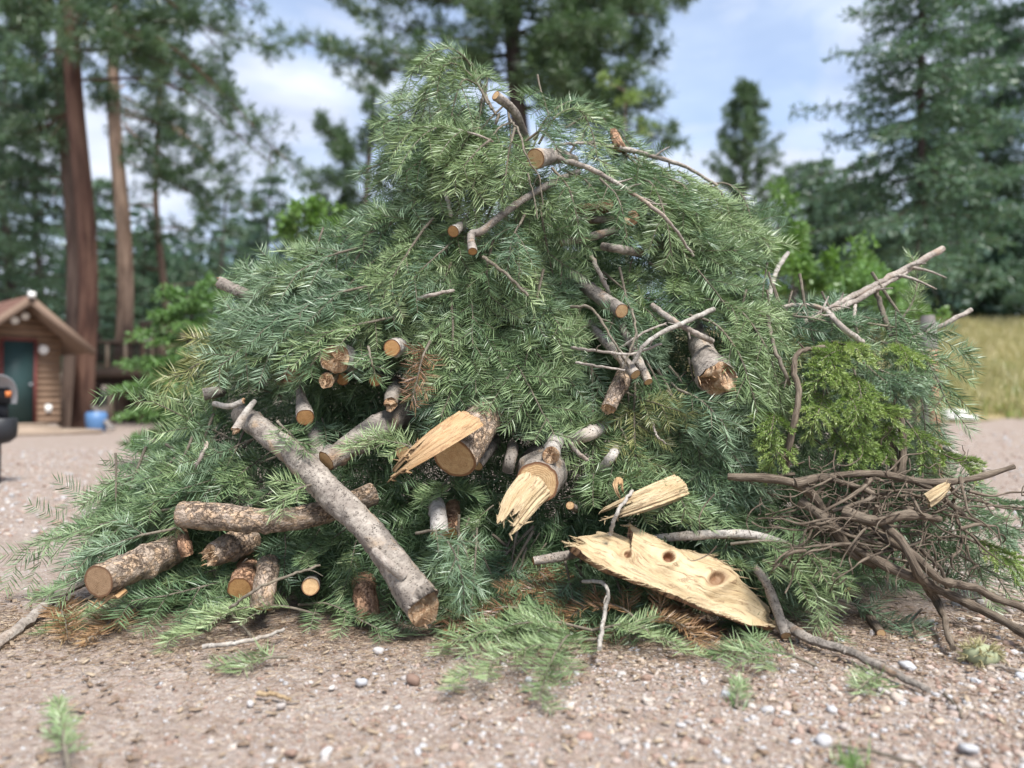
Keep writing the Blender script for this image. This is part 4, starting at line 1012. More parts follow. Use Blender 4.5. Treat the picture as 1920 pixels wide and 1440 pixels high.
# --- the large logs of the lower face
o, b, c, rr = make_log('log', 'long speckled grey log slanting down the lower left face to the gravel', 'long slanting grey log',
    [(452, 776, .06), (500, 812, -.10), (560, 862, -.15), (622, 927, -.18), (690, 990, -.19), (742, 1058, -.18), (795, 1136, -.20)], [18, 22, 24, 26, 29, 32, 34], 'bark_grey', (1, 2), 'cut_orange', .16, .08, 9, tilt=(.72, -.66, -.20), clear=1.5)
st = MB(); q = smooth([PS(702, 1033, -.26), PS(725, 1055, -.29), PS(757, 1080, -.25)], 8); st.tube(q - b, (.016, .017, .017, .018, .018, .019, .021, .024), 9)
ob('branch_stub', st.mesh('branch_stub'), M['stick'], o)
make_log('log', 'horizontal peeling log crossing behind the long slanting grey log', 'horizontal peeling log',
    [(340, 964, -.16), (430, 970, -.15), (520, 976, -.12), (600, 962, -.06), (700, 926, .06)], [27, 27, 26, 25, 24], 'bark_scaly', (1, 0), 'cut', 0, .05, 5, clear=1.35)
o, b, c, rr = make_log('log', 'scaly log at the lower left with a dark brown sawn end', 'scaly lower left log',
    [(186, 1090, -.42), (255, 1058, -.20), (330, 1028, .04)], [33, 34, 31], 'bark_scaly', (1, 0), 'cut_dark', 0, .07, 3, clear=1.3)
p0 = PS(222, 1082, -.2)
shell(o, b, [PS(225, 1078, -.34), PS(200, 1104, -.42), PS(160, 1150, -.40)], [.072, .062, .035], (4.5, 6.2), .25, 'split_orange', .3, 11)
o, b, c, rr = make_log('log', 'thick split log with a torn tongue pointing down to the left', 'thick split log',
    [(918, 772, .02), (885, 812, -.12), (852, 858, -.24)], [36, 44, 46], 'bark_scaly', (2, 1), 'cut', .25, .05, 3, clear=1.35)
shell(o, b, [PS(878, 815, -.24), PS(832, 850, -.34), PS(782, 884, -.36), PS(735, 914, -.33)], [.098, .096, .078, .040], (2.55, 4.75), .22, 'split_orange', .42, 15)
keep([PS for PS in ((850, 850), (790, 880), (740, 910))], 30)
o, b, c, rr = make_log('log', 'large log end facing out with a round sawn face above a torn plank', 'large round log end',
    [(1024, 866, .35), (1016, 884, .05), (1008, 906, -.22)], [44, 45, 45], 'bark_grey', (0, 1), 'cut', 0, .08, 2, clear=1.25)
q = [PS(1000, 915, -.16), PS(970, 950, -.20), PS(930, 1012, -.24)]
shell(o, b, q, [.085, .085, .085], (3.6, 5.5), .25, 'split', .35, 23); keep([(990, 935), (925, 1010)], 34)
o, b, c, rr = make_log('log', 'small cracked branch end just above the large round log end', 'small cracked branch end',
    [(1046, 820, .02), (1038, 838, -.1), (1034, 853, -.24)], [15, 16, 18], 'bark_white', (0, 2), 'cut', .3, .06, 1, clear=1.1, sides=18)
make_log('log', 'dark log running up and back behind the short grey upright log', 'dark rising log',
    [(612, 864, -.14), (690, 815, .0), (765, 770, .25)], [26, 26, 24], 'bark_dim', (1, 0), 'cut', 0, .07, 5, clear=1.1)
make_log('log', 'short grey upright log right of the long slanting log top', 'short grey upright log',
    [(588, 800, .12), (596, 840, .02), (598, 880, -.05)], [14, 15, 15], 'bark_dim', (0, 0), clear=.9, sides=18)
# --- cut ends in the dark hollow
make_log('log', 'pink broken log end above the dark hollow', 'pink broken log end', [(690, 668, .25), (655, 668, .02), (628, 674, -.16)], [26, 27, 30], 'bark_white', (0, 2), 'cut', .30, .09, 3, clear=1.2)
make_log('log', 'round pale log end above the brown dead bough', 'round pale log end', [(775, 655, .3), (752, 650, 0), (735, 652, -.14)], [16, 17, 17.5], 'bark_white', (0, 1), 'cut_orange', clear=1.5, sides=22)
make_log('log', 'torn stub hanging under the pink broken log end', 'torn stub', [(640, 690, .25), (622, 706, .0), (612, 714, -.13)], [12, 15, 19], 'bark_scaly', (0, 2), 'cut', .35, .08, 1, clear=1.3, sides=20)
make_log('log', 'small round log end deep in the hollow, nearest the torn stub', 'hollow log end by the torn stub', [(650, 706, .45), (643, 711, .02)], [12, 12.5], 'bark_dim', (0, 1), 'cut_orange', clear=1.6, sides=18)
make_log('log', 'small round log end in the hollow behind a green sprig', 'hollow log end by the sprig', [(715, 706, .45), (704, 713, .05)], [13, 13], 'bark_dim', (0, 1), 'cut_orange', clear=1.0, sides=18)
make_log('log', 'hanging branch with a round sawn foot at the left of the hollow', 'hanging round-footed branch', [(562, 728, .05), (566, 755, -.04), (572, 783, -.15)], [9, 11, 18], 'bark_dim', (0, 1), 'cut_orange', .1, .07, 1, clear=1.4, sides=20)
make_log('log', 'stubby broken branch at the right of the hollow', 'stubby broken branch', [(745, 715, .25), (738, 735, .05), (732, 757, -.02)], [11, 12, 13], 'bark_dim', (0, 2), 'cut_orange', .5, .1, 1, clear=1.2, sides=18)
make_log('log', 'red-brown log at the upper left of the hollow under green boughs', 'red-brown hollow log', [(592, 668, .12), (560, 695, -.02), (528, 712, .05)], [17, 18, 15], 'bark_red', (0, 0), 'cut_orange', clear=.8, sides=20)
keep([(640, 740), (700, 745)], 40); keep([(600, 735), (650, 735)], 28)
make_log('log', 'small round log end below the dark rising log', 'small log end under the dark log', [(770, 842, .3), (755, 847, -.16)], [14, 14.5], 'bark_dim', (0, 1), 'cut', clear=1.5, sides=20)
make_log('log', 'short pale ringed log hanging at the middle of the lower face', 'short pale ringed log', [(818, 945, .05), (822, 970, -.12), (824, 1002, -.16)], [17, 18, 19], 'bark_white', (0, 1), 'cut', 0, .05, 1, clear=1.3, sides=22)
make_log('log', 'orange-brown log just behind the short pale ringed log', 'orange-brown backing log', [(850, 948, .22), (846, 975, .02), (846, 1000, -.04)], [15, 16, 16], 'bark_red', (0, 1), 'cut_orange', clear=.8, sides=18)
make_log('log', 'dim log in the shade right of the thick split log', 'shaded dim log', [(925, 828, .2), (908, 848, .05), (893, 872, .0)], [16, 16, 15], 'bark_dim', (0, 0), clear=.9, sides=18)
make_log('log', 'thin dim log left of the large round log end', 'thin dim log', [(962, 838, .1), (957, 862, -.04), (952, 884, -.02)], [12, 12, 12], 'bark_dim', (0, 0), clear=.9, sides=16)
# --- lower left group
make_log('log', 'scaly upright log low on the left, foot on the ground', 'scaly upright log', [(503, 1060, .05), (497, 1095, -.10), (488, 1142, -.13)], [24, 25, 24], 'bark_scaly', (0, 0), 'cut', 0, .06, 2, clear=1.2)
make_log('log', 'orange sawn wedge left of the scaly upright log', 'orange sawn wedge', [(470, 1060, .25), (458, 1085, .02), (448, 1105, -.06)], [22, 24, 25], 'bark_red', (0, 1), 'cut_orange', .1, .07, 1, clear=.9, sides=20)
make_log('log', 'round sawn log end low on the left beside the scaly upright log', 'round low log end', [(590, 1088, .4), (582, 1100, -.10)], [16, 17], 'bark_dim', (0, 1), 'cut', clear=1.6, sides=22)
make_log('log', 'short flaking log under the horizontal peeling log', 'short flaking log', [(395, 1042, -.08), (430, 1026, .0), (470, 1010, .12)], [22, 23, 22], 'bark_scaly', (2, 0), 'cut', .3, .09, 3, clear=1.0)
make_log('log', 'orange log stub at the left end of the horizontal peeling log', 'orange log stub', [(340, 1000, .02), (345, 1020, -.10), (350, 1040, -.08)], [11, 13, 13], 'bark_red', (0, 1), 'cut', clear=1.2, sides=16)
make_log('log', 'orange stripped wood block under the foot of the long slanting log', 'orange stripped block', [(682, 1095, .12), (686, 1125, -.02), (692, 1160, -.05)], [24, 28, 30], 'bark_red', (2, 1), 'cut_orange', .3, .08, 1, clear=1.0)
# --- right and upper logs
make_log('log', 'log with a splintered pale end right of centre', 'splinter-ended log', [(1300, 612, .25), (1318, 660, .02), (1344, 712, -.20)], [17, 22, 36], 'bark_grey', (0, 2), 'cut', .34, .10, 2, clear=1.25)
make_log('log', 'dark speckled log jutting right of the upper centre', 'jutting speckled log', [(1076, 520, .22), (1120, 553, .0), (1166, 584, -.18)], [14, 15, 15], 'bark_dim', (0, 1), 'cut', 0, .06, 4, clear=1.3, sides=20)
make_log('branch', 'straight grey branch slanting right among thin twigs', 'straight slanting grey branch', [(1105, 608, .1), (1150, 655, -.08), (1192, 702, -.18)], [10, 11, 12], 'bark_grey', (0, 1), 'cut', 0, .06, 3, 'branch', clear=1.3, sides=16)
make_log('branch', 'thinner grey branch close beside the straight slanting one', 'thin companion branch', [(1165, 612, .1), (1192, 665, -.06), (1216, 716, -.14)], [8, 8.5, 9], 'bark_grey', (0, 1), 'cut', 0, .05, 3, 'branch', clear=1.3, sides=14)
make_log('log', 'bark-stripped stub below the straight slanting branch', 'bark-stripped stub', [(1178, 692, .1), (1160, 725, -.06), (1140, 766, -.10)], [17, 17, 15], 'bark_scaly', (0, 2), 'cut', .3, .06, 2, clear=1.0, sides=20)
make_log('log', 'pale log patch half buried above the small cracked branch end', 'half-buried pale log', [(1135, 800, .05), (1105, 812, -.06), (1070, 826, .0)], [13, 14, 13], 'bark_white', (0, 0), clear=1.0, sides=16)
make_log('log', 'pale upright branch half buried right of centre', 'half-buried upright branch', [(1165, 830, .05), (1148, 855, -.06), (1128, 880, .0)], [10, 10, 9], 'bark_white', (0, 0), clear=1.0, sides=14)
make_log('branch', 'stout branch with an orange sawn end near the top of the crown', 'sawn branch in the upper crown', [(1075, 300, .15), (1045, 293, -.02), (1003, 299, -.22)], [12, 15, 18.5], 'bark_grey', (0, 1), 'cut', 0, .06, 1, 'branch', clear=1.5, sides=20)
make_log('branch', 'sawn branch sticking up at the notch of the crown', 'sawn branch at the notch', [(990, 262, .1), (968, 214, .0), (930, 178, -.12)], [6, 8, 11], 'bark_grey', (0, 1), 'cut', 0, .06, 1, 'branch', clear=1.3, sides=16)
make_log('branch', 'broken stub with a sharp splinter at the right of the crown', 'splintered crown stub', [(1172, 282, .05), (1160, 272, -.04), (1152, 252, -.08)], [9, 10, 9], 'bark_red', (0, 2), 'cut_orange', .9, .1, 1, 'branch', clear=1.2, sides=14)
make_log('branch', 'short sawn branch pointing left below the crown', 'short sawn branch', [(893, 405, .12), (872, 418, -.02), (850, 434, -.14)], [10, 10, 11], 'bark_white', (0, 1), 'cut_orange', 0, .06, 1, 'branch', clear=1.4, sides=16)
make_log('branch', 'curved grey branch sweeping down from the crown to a sawn tip', 'curved sweeping branch', [(1085, 322, .1), (1030, 345, -.05), (965, 385, -.14), (905, 432, -.16), (884, 440, -.17), (886, 472, -.22)], [6, 7, 7.5, 8, 8.5, 9.5], 'bark_dim', (0, 1), 'cut_orange', 0, .06, 2, 'branch', clear=1.1, sides=14)
make_log('log', 'orange peeled log deep in the dark crown cavity', 'peeled cavity log', [(1085, 394, .30), (1120, 390, .15), (1150, 384, .12)], [11, 12, 12], 'bark_red', (0, 0), clear=1.0, sides=16)
make_log('log', 'small broken log end at the right of the crown cavity', 'cavity log end', [(1200, 400, .3), (1184, 410, -.02)], [13, 14], 'bark_red', (0, 2), 'cut_orange', .3, clear=1.2, sides=16)
make_log('branch', 'grey branch crossing under the crown cavity', 'branch under the cavity', [(1052, 456, .0), (1100, 446, .02), (1150, 432, .1)], [7, 8, 8], 'bark_dim', (0, 0), cat='branch', clear=1.2, sides=12)
make_log('branch', 'short grey branch right below the crown cavity', 'lower cavity branch', [(1130, 462, .05), (1165, 468, -.02), (1200, 474, .12)], [9, 9, 9], 'bark_grey', (0, 0), cat='branch', clear=1.1, sides=12)
make_log('branch', 'dark branch in the crown cavity', 'dark cavity branch', [(1075, 415, .3), (1115, 412, .18), (1150, 412, .2)], [7, 8, 7], 'bark_dim', (0, 0), cat='branch', clear=1.0, sides=12)
keep([(1085, 360), (1105, 380)], 34); keep([(1085, 500), (1100, 545)], 20); keep([(1120, 600), (1170, 640)], 12)
make_log('branch', 'stout grey branch poking out of the left shoulder', 'left shoulder branch', [(505, 572, .08), (465, 553, -.04), (412, 530, -.10)], [10, 11, 12], 'bark_grey', (0, 2), 'cut', .2, .06, 3, 'branch', clear=1.5, sides=16)
make_log('branch', 'short sawn branch at the left rim above the pale broken sticks', 'left rim sawn branch', [(415, 735, .08), (398, 736, -.05), (381, 739, -.09)], [11, 12, 13], 'bark_dim', (0, 1), 'cut', clear=1.3, cat='branch', sides=16)
make_log('stick', 'pale broken stick lying across the left rim', 'pale broken stick', [(402, 757, -.08), (430, 762, -.12), (456, 752, -.12)], [6, 6.5, 6], 'stick_white', (1, 2), 'cut_orange', .3, cat='stick', clear=1.5, sides=12)
make_log('stick', 'pale snapped stick pointing down at the top of the long slanting log', 'pale snapped stick', [(478, 752, -.12), (462, 772, -.16), (442, 806, -.18)], [5, 7, 9], 'stick_white', (0, 2), 'cut_orange', .6, cat='stick', clear=1.3, sides=12)
make_log('branch', 'small sawn twig end right of the large round log end', 'small sawn twig end', [(1082, 955, .12), (1069, 948, -.10)], [7, 8], 'bark_dim', (0, 1), 'cut', clear=1.3, cat='branch', sides=12)
make_log('log', 'dark log end under the split plank', 'log under the plank', [(1275, 1120, .3), (1262, 1142, -.02)], [17, 17], 'bark_dim', (0, 1), 'cut_dark', clear=.8, sides=16)
make_log('branch', 'grey branch end poking out left of the split plank', 'branch left of the plank', [(1110, 1032, .02), (1050, 1044, -.10), (1000, 1052, -.12)], [11, 10, 9], 'bark_grey', (0, 1), 'cut_orange', cat='branch', clear=1.1, sides=14)
make_log('branch', 'long pale branch running behind the split plank to the right', 'long pale branch behind the plank', [(1215, 1012, .02), (1300, 1004, -.08), (1400, 1002, -.10), (1470, 1018, -.10), (1530, 1036, -.02)], [9, 9, 9, 7, 5], 'bark_white', (0, 0), cat='branch', clear=1.1, sides=12)
make_log('branch', 'grey dead branch standing beside the right end of the plank', 'dead branch by the plank end', [(1395, 1045, .05), (1432, 1085, -.10), (1452, 1130, -.14), (1474, 1192, -.06)], [7, 9, 10, 10], 'bark_dim', (0, 0), cat='branch', clear=1.0, sides=12, knobs=6)
make_log('stick', 'brown stub leaning out of the bough below the root mass', 'leaning brown stub', [(1590, 1105, .02), (1622, 1145, -.04), (1652, 1188, -.02)], [9, 10, 9], 'bark_root', (0, 0), cat='stick', clear=1.0, sides=12)

# pale torn strip half hidden in needles
o = thing('wood_splinter', 'long pale torn wood strip half covered by needles above the plank', 'splinter', tuple(PS(1190, 950, -.12)))
shell(o, PS(1190, 950, -.12), [PS(1268, 918, -.06), PS(1200, 945, -.16), PS(1115, 978, -.14)], [.06, .06, .045], (3.3, 5.3), .3, 'split', .35, 31, 'wood')
keep([(1255, 925), (1190, 948), (1130, 972)], 20)
o = thing('bark_curl', 'small curled red-brown bark flake above the torn wood strip', 'bark', tuple(PS(1160, 918, -.2)))
shell(o, PS(1160, 918, -.2), [PS(1160, 902, -.14), PS(1158, 918, -.2), PS(1166, 934, -.18)], [.018, .022, .014], (0, 4.0), .3, 'split_orange', .5, 37, 'flake')

# --- the split plank
def make_plank():
    ns, nw = 230, 92
    s = np.linspace(0, 1, ns)
    # lower and upper edge as seen in the photograph
    lo = np.array([(1070, 1018), (1100, 1046), (1140, 1069), (1210, 1090), (1270, 1115), (1330, 1145), (1400, 1171), (1436, 1178)], float)
    hi = np.array([(1070, 1017), (1105, 1006), (1150, 999), (1186, 1014), (1194, 1012), (1186, 986), (1228, 1006), (1276, 1031), (1330, 1040), (1372, 1062), (1396, 1100), (1413, 1113), (1441, 1136), (1448, 1166)], float)
    def res(p, n):
        d = np.concatenate(([0], np.cumsum(np.linalg.norm(np.diff(p, axis=0), axis=1)))); q = np.linspace(0, d[-1], n)
        return np.stack((np.interp(q, d, p[:, 0]), np.interp(q, d, p[:, 1])), -1)
    lo, hi = res(lo, ns), res(hi, ns)
    w = np.linspace(0, 1, nw)
    UVp = lo[:, None] * (1 - w)[None, :, None] + hi[:, None] * w[None, :, None]
    X = UVp[..., 0] / 480; Z = UVp[..., 1] / 480
    al = X * .90 + Z * .42; ac = -X * .42 + Z * .90
    # the fibres end unevenly: shift along the grain near the rim
    fib = Noise3(61, 16, .4, 1.5)(np.stack((ac * 260, al * 6, 0 * al), -1)) + .6 * Noise3(62, 12, .4, 1.5)(np.stack((ac * 90, al * 4, 0 * al + 3), -1))
    rim_ = np.maximum(np.exp(-s / .05)[:, None] * 1.5, np.maximum(np.exp(-(1 - w) / .06)[None] * .8, np.maximum(np.exp(-w / .05)[None] * .9, np.exp(-(1 - s) / .03)[:, None] * .5)))
    UVp = UVp + np.stack((.90 * fib, .42 * fib), -1) * (7.5 * rim_)[..., None]
    Y = 2.80 + .20 * w[None] + 0 * s[:, None]
    Pp = np.array([[P(UVp[i, j, 0], UVp[i, j, 1], Y[i, j]) for j in range(nw)] for i in range(ns)])
    nrmv = nrm(np.cross(Pp[-40, 20] - Pp[40, 20], Pp[110, 80] - Pp[110, 10]))
    if nrmv[1] > 0: nrmv = -nrmv
    bend = .010 * np.sin(al * 9 + 1) + .005 * np.sin(al * 21)
    KN = [(1175, 1043, 6, .009), (1253, 1048, 10, .024), (1343, 1086, 12, .014)]
    for (ku, kv, kr, dep) in KN:                                  # the grain swings round the knots
        kc = -ku / 480 * .42 + kv / 480 * .90; d = np.hypot((UVp[..., 0] - ku) / 1.6, UVp[..., 1] - kv)
        bend = bend + (kc - ac) * .75 * np.exp(-(d / (kr * 2.6)) ** 2)
    gr = lambda sd, fa, fc, off: Noise3(sd, 16, .4, 1.5)(np.stack((al * fa, (ac + bend) * fc, 0 * al + off), -1))
    relief = .0075 * gr(71, 3, 40, 0) + .0042 * gr(72, 6, 110, 2) + .0020 * gr(73, 10, 240, 5)
    st_ = gr(74, 4, 70, 8); relief += .006 * np.tanh(st_ * 4)                 # torn steps
    relief += -.028 * np.exp(-((ac + bend - np.interp(al, [al.min(), al.max()], [ac.mean() - .02, ac.mean() + .01])) / .02) ** 2) * sst(0.25, .5, s)[:, None]
    knot = np.zeros_like(relief)
    for (ku, kv, kr, dep) in KN:
        d = np.hypot((UVp[..., 0] - ku) / 1.15, UVp[..., 1] - kv) * (1 + .38 * Noise3(75, 8, 25, 90)(np.stack((X, Z, 0 * X), -1)))
        relief += .012 * np.exp(-((d - kr * 1.6) / (kr * .8)) ** 2) - dep * (1 - sst(kr * .70, kr * .98, d))
        knot = np.maximum(knot, np.where(d < kr * .95, (.95 if kr == 10 else .72) + .12 * gr(76, 30, 90, 4), .62 * np.exp(-((d - kr * .95) / (kr * .55)) ** 2)))
    face = Pp + nrmv * relief[..., None]
    th = np.clip(.004 + .007 * Noise3(83, 12, 10, 70)(Pp), .001, .016) + .055 * np.sqrt(np.clip(1 - (2 * w - 1) ** 2, 0, 1))[None] * (.35 + .65 * np.sin(np.clip(s, .02, .98) * 3.14)[:, None] ** .5)
    back = face - nrmv * (th + np.clip(relief + .01, 0, .05) * 0)[..., None]
    back += nrmv * (.004 * Noise3(81, 12, 8, 50)(Pp))[..., None]
    base = Pp[ns // 2, 0]
    o = thing('split_plank', 'wide pale split plank with three knot holes leaning at the pile foot', 'plank', tuple(base))
    i, j = np.meshgrid(np.arange(ns - 1), np.arange(nw - 1), indexing='ij'); a = (i * nw + j).ravel()
    Qf = np.stack((a, a + nw, a + nw + 1, a + 1), -1)
    U = np.stack((al, ac + bend), -1).reshape(-1, 2)
    ob('split_face', mesh('split_face', face.reshape(-1, 3) - base, quads=Qf, uv=U, attrs={'tint': knot.ravel()}), M['split'], o)
    gd = nrm(Pp[70, 40] - Pp[40, 40]); rr_ = np.random.default_rng(17)
    si = np.concatenate((rr_.integers(0, 14, 46), rr_.integers(40, 200, 40), rr_.integers(30, 200, 46), rr_.integers(ns - 8, ns, 14))); sj = np.concatenate((rr_.integers(0, nw, 46), np.full(40, nw - 1), np.zeros(46, int), rr_.integers(0, nw, 14)))
    sg = np.where(si < 120, -1.0, 1.0)[:, None]
    fibres(o, base, face[si, sj], sg * gd + nrmv * rr_.uniform(-.05, .18, (len(si), 1)), rr_.uniform(.012, .055, len(si)), .0022, 'split', 19)
    # bark back plus rim
    rim = np.concatenate((np.stack((np.arange(ns) * nw, np.arange(ns) * 0), -1)[:, 0], np.arange(1, nw) + (ns - 1) * nw, (np.arange(ns - 2, -1, -1)) * nw + nw - 1, np.arange(nw - 2, 0, -1)))
    n = ns * nw; k = len(rim)
    V = np.concatenate((back.reshape(-1, 3), face.reshape(-1, 3)[rim] + nrmv * -.001)) - base
    Qr = np.stack((rim, np.roll(rim, -1), n + (np.arange(k) + 1) % k, n + np.arange(k)), -1)
    U2 = np.concatenate((U, U[rim]))
    ob('bark', mesh('bark', V, quads=np.concatenate((Qf[:, ::-1], Qr)), uv=U2), M['bark_red'], o)
    keep([(1090, 1020), (1180, 1040), (1260, 1060), (1340, 1095), (1420, 1145)], 56); keep([(1200, 1000), (1300, 1050)], 30)
    LANDMARKS.append(('split plank', np.array([(1090, 1020), (1180, 1040), (1260, 1060), (1340, 1095), (1420, 1145)], float)))
make_plank()

# --- thin sticks and twigs: each one its own thing
def stick(label, pts, r0, r1, mat='stick', short=None, name='twig', forks=0, ground=False, clear=0.0, cat='twig', n=None):
    p3 = np.array([G(u, v, h) if ground else PS(u, v, h) for u, v, h in pts]); _seed[0] += 1; rr = np.random.default_rng(_seed[0])
    n = n or max(10, len(pts) * 6); q = smooth(p3, n); L = np.linalg.norm(np.diff(q, axis=0), axis=1).sum()
    q[1:-1] += rr.normal(0, .0016, (n - 2, 3))
    rad = np.linspace(r0, r1, n) / F * q[:, 1] * (1 + rr.normal(0, .05, n))
    b = q[0]; o = thing(name, label, cat, tuple(b)); mb = MB(); mb.tube(q - b, rad, 9); ob('stem', mb.mesh('stem'), M[mat], o)
    t, B, N = frames(q)
    for k in range(forks):
        i = rr.integers(2, n - 1); a = rr.uniform(0, 6.28); l = L * rr.uniform(.06, .2)
        d = nrm(t[i] * .7 + (math.cos(a) * B[i] + math.sin(a) * N[i]))
        e = smooth((q[i], q[i] + d * l * .5 + rr.normal(0, l * .05, 3), q[i] + d * l + np.array((0, 0, -.1 * l))), 6)
        fb = MB(); fb.tube(e - b, np.linspace(rad[i] * .55, rad[i] * .2, 6), 6); ob('side_twig', fb.mesh('side_twig'), M[mat], o)
    if clear: keep(proj(q), clear)
    if short: LANDMARKS.append((short, proj(q)))
    return o
stick('long thin branch running down the right of the crown from the sawn branch', [(1040, 294, -.10), (1110, 318, -.16), (1180, 358, -.20), (1250, 410, -.22), (1300, 480, -.14)], 5.5, 2.5, 'stick', 'long thin crown branch', forks=5, clear=9, cat='branch', name='branch')
stick('dark thin branch reaching right from the splintered crown stub', [(1160, 276, -.04), (1220, 292, -.03), (1285, 312, .0), (1345, 348, .05)], 5, 3, 'stick', 'dark reaching branch', forks=3, clear=8, cat='branch', name='branch')
stick('thin branch along the right hump of the crown', [(1040, 272, -.08), (1100, 268, -.10), (1150, 276, -.08)], 3, 3, 'stick', forks=2, clear=5)
stick('thin bare twig hanging across the sawn branch in the upper crown', [(955, 222, -.18), (975, 250, -.28), (985, 290, -.32), (1010, 330, -.28), (1018, 385, -.24)], 2.4, 1.2, 'stem', forks=2)
stick('hair-thin bare twig left of the hanging crossed twig', [(990, 325, -.26), (1000, 365, -.26), (1008, 410, -.24)], 1.6, 1.0, 'stem', forks=1)
stick('pale thin twig upright above the short sawn branch', [(833, 360, -.10), (840, 380, -.14), (846, 405, -.14)], 4, 3.5, 'stick_white', clear=4)
stick('long thin tan twig slanting over the middle of the face', [(905, 482, -.16), (950, 515, -.22), (990, 555, -.22)], 3.6, 2.6, 'stem', forks=2, clear=5)
stick('thin arching twig in the hollow left of the face middle', [(785, 560, -.14), (815, 552, -.18), (850, 545, -.10)], 4, 3.5, 'stick', clear=5)
stick('long grey twig rising left to right under the jutting speckled log', [(1338, 580, -.10), (1270, 610, -.20), (1215, 640, -.24), (1188, 680, -.20)], 5, 4, 'stick_white', 'rising grey twig', forks=2, clear=7)
stick('grey twig slanting from upper left to the splinter-ended log', [(1222, 572, -.06), (1260, 600, -.12), (1310, 628, -.14), (1335, 640, -.08)], 6, 5.5, 'stick', clear=8, forks=1)
stick('thin twig arching right among the crossing twigs', [(1070, 575, -.08), (1110, 580, -.16), (1150, 640, -.22), (1180, 690, -.18)], 3, 2, 'stem', clear=3, forks=2)
stick('nearly level thin twig crossing the straight slanting branch', [(1072, 652, -.10), (1130, 660, -.22), (1180, 664, -.22), (1240, 645, -.18)], 3, 2.4, 'stick', clear=3, forks=2)
stick('lower level thin twig crossing the straight slanting branch', [(1080, 680, -.12), (1130, 688, -.22), (1172, 694, -.24)], 2.8, 2, 'stick', clear=3)
stick('thin upright twig between the two slanting branches', [(1185, 580, -.12), (1192, 625, -.2), (1172, 680, -.22), (1150, 722, -.16)], 2.4, 1.6, 'stem', forks=2)
stick('thin twig rising right behind the crossing twigs', [(1160, 655, -.1), (1205, 625, -.14), (1250, 605, -.1)], 2.6, 2, 'stick', forks=1)
stick('short dark branch behind the jutting speckled log', [(1108, 480, .02), (1128, 520, -.02), (1142, 552, .0)], 5, 4, 'stick', forks=1)
stick('bent grey twig hanging below the half-buried pale log', [(1070, 832, -.10), (1085, 850, -.16), (1102, 862, -.14)], 4.5, 3.5, 'stick', clear=4)
stick('thin drooping twig with side shoots right of the half-buried branch', [(1222, 782, -.05), (1230, 815, -.12), (1248, 832, -.1)], 2.6, 1.6, 'stick', forks=2)
stick('slim white stick crossing the torn wood strip', [(1144, 1002, -.2), (1158, 960, -.26), (1186, 920, -.2)], 4.2, 3, 'stick_white', clear=5, name='stick', cat='stick')
stick('bent grey twig hanging below the left end of the plank', [(1092, 1090, -.10), (1128, 1092, -.18), (1140, 1110, -.22), (1132, 1160, -.22), (1124, 1216, -.18)], 3.5, 4.5, 'stick_white', 'bent hanging twig', forks=1, clear=6)
stick('curved white twig on the ground bough at the lower left', [(380, 1238, .05), (440, 1236, .06), (490, 1225, .06), (532, 1203, .05)], 4.5, 3.2, 'stick_white', ground=True)
stick('thin bare twig lying over the lower left boughs', [(430, 1140, -.25), (480, 1105, -.26), (540, 1080, -.2), (600, 1060, -.1)], 3.2, 2.2, 'stem', forks=2)
stick('long grey pole on the ground pointing out of the lower left corner', [(-30, 1240, .03), (40, 1192, .04), (110, 1142, .06), (180, 1118, .10)], 11, 8, 'stick', 'corner pole', ground=True, name='stick', cat='stick', n=26)
stick('thin twig rising from the corner pole to the scaly lower left log', [(105, 1158, .03), (170, 1140, .05), (230, 1122, .09), (300, 1100, .14)], 4, 2.4, 'stem', ground=True, forks=2)
stick('grey twig poking from the left rim over the driveway', [(270, 880, .0), (220, 905, -.02), (178, 940, .0)], 2.6, 1.6, 'stem', forks=2)
stick('grey twig among the boughs under the pale snapped stick', [(388, 830, -.1), (375, 860, -.15), (366, 880, -.12)], 4.5, 3, 'stick', forks=1)
stick('long bent dead branch lying out over the gravel at lower right', [(1470, 1192, .05), (1520, 1218, .04), (1585, 1235, .035), (1660, 1268, .03), (1742, 1303, .02)], 10, 6.5, 'bark_dim', 'long bent dead branch', ground=True, forks=3, cat='branch', name='branch', n=34)
stick('short dry stick on the gravel in front of the lower left bough', [(482, 1305, .012), (512, 1308, .016), (545, 1315, .012)], 5, 3.5, 'split', ground=True, name='stick', cat='stick')
stick('thin straight twig lying at the far right on the gravel', [(1840, 1247, .012), (1880, 1255, .012), (1935, 1270, .01)], 4, 3, 'stick', ground=True)
stick('thin twig on the gravel at the bottom right corner', [(1560, 1405, .015), (1640, 1420, .02), (1730, 1440, .01)], 4, 3, 'stem', ground=True)
stick('small dark stick left of the small flat bough', [(1355, 1278, .012), (1385, 1284, .012)], 7, 5, 'bark_root', ground=True, name='stick', cat='stick')
stick('thin broken twig on the gravel below the bent branch', [(1770, 1305, .012), (1795, 1330, .015), (1805, 1348, .01)], 3, 2, 'stem', ground=True)
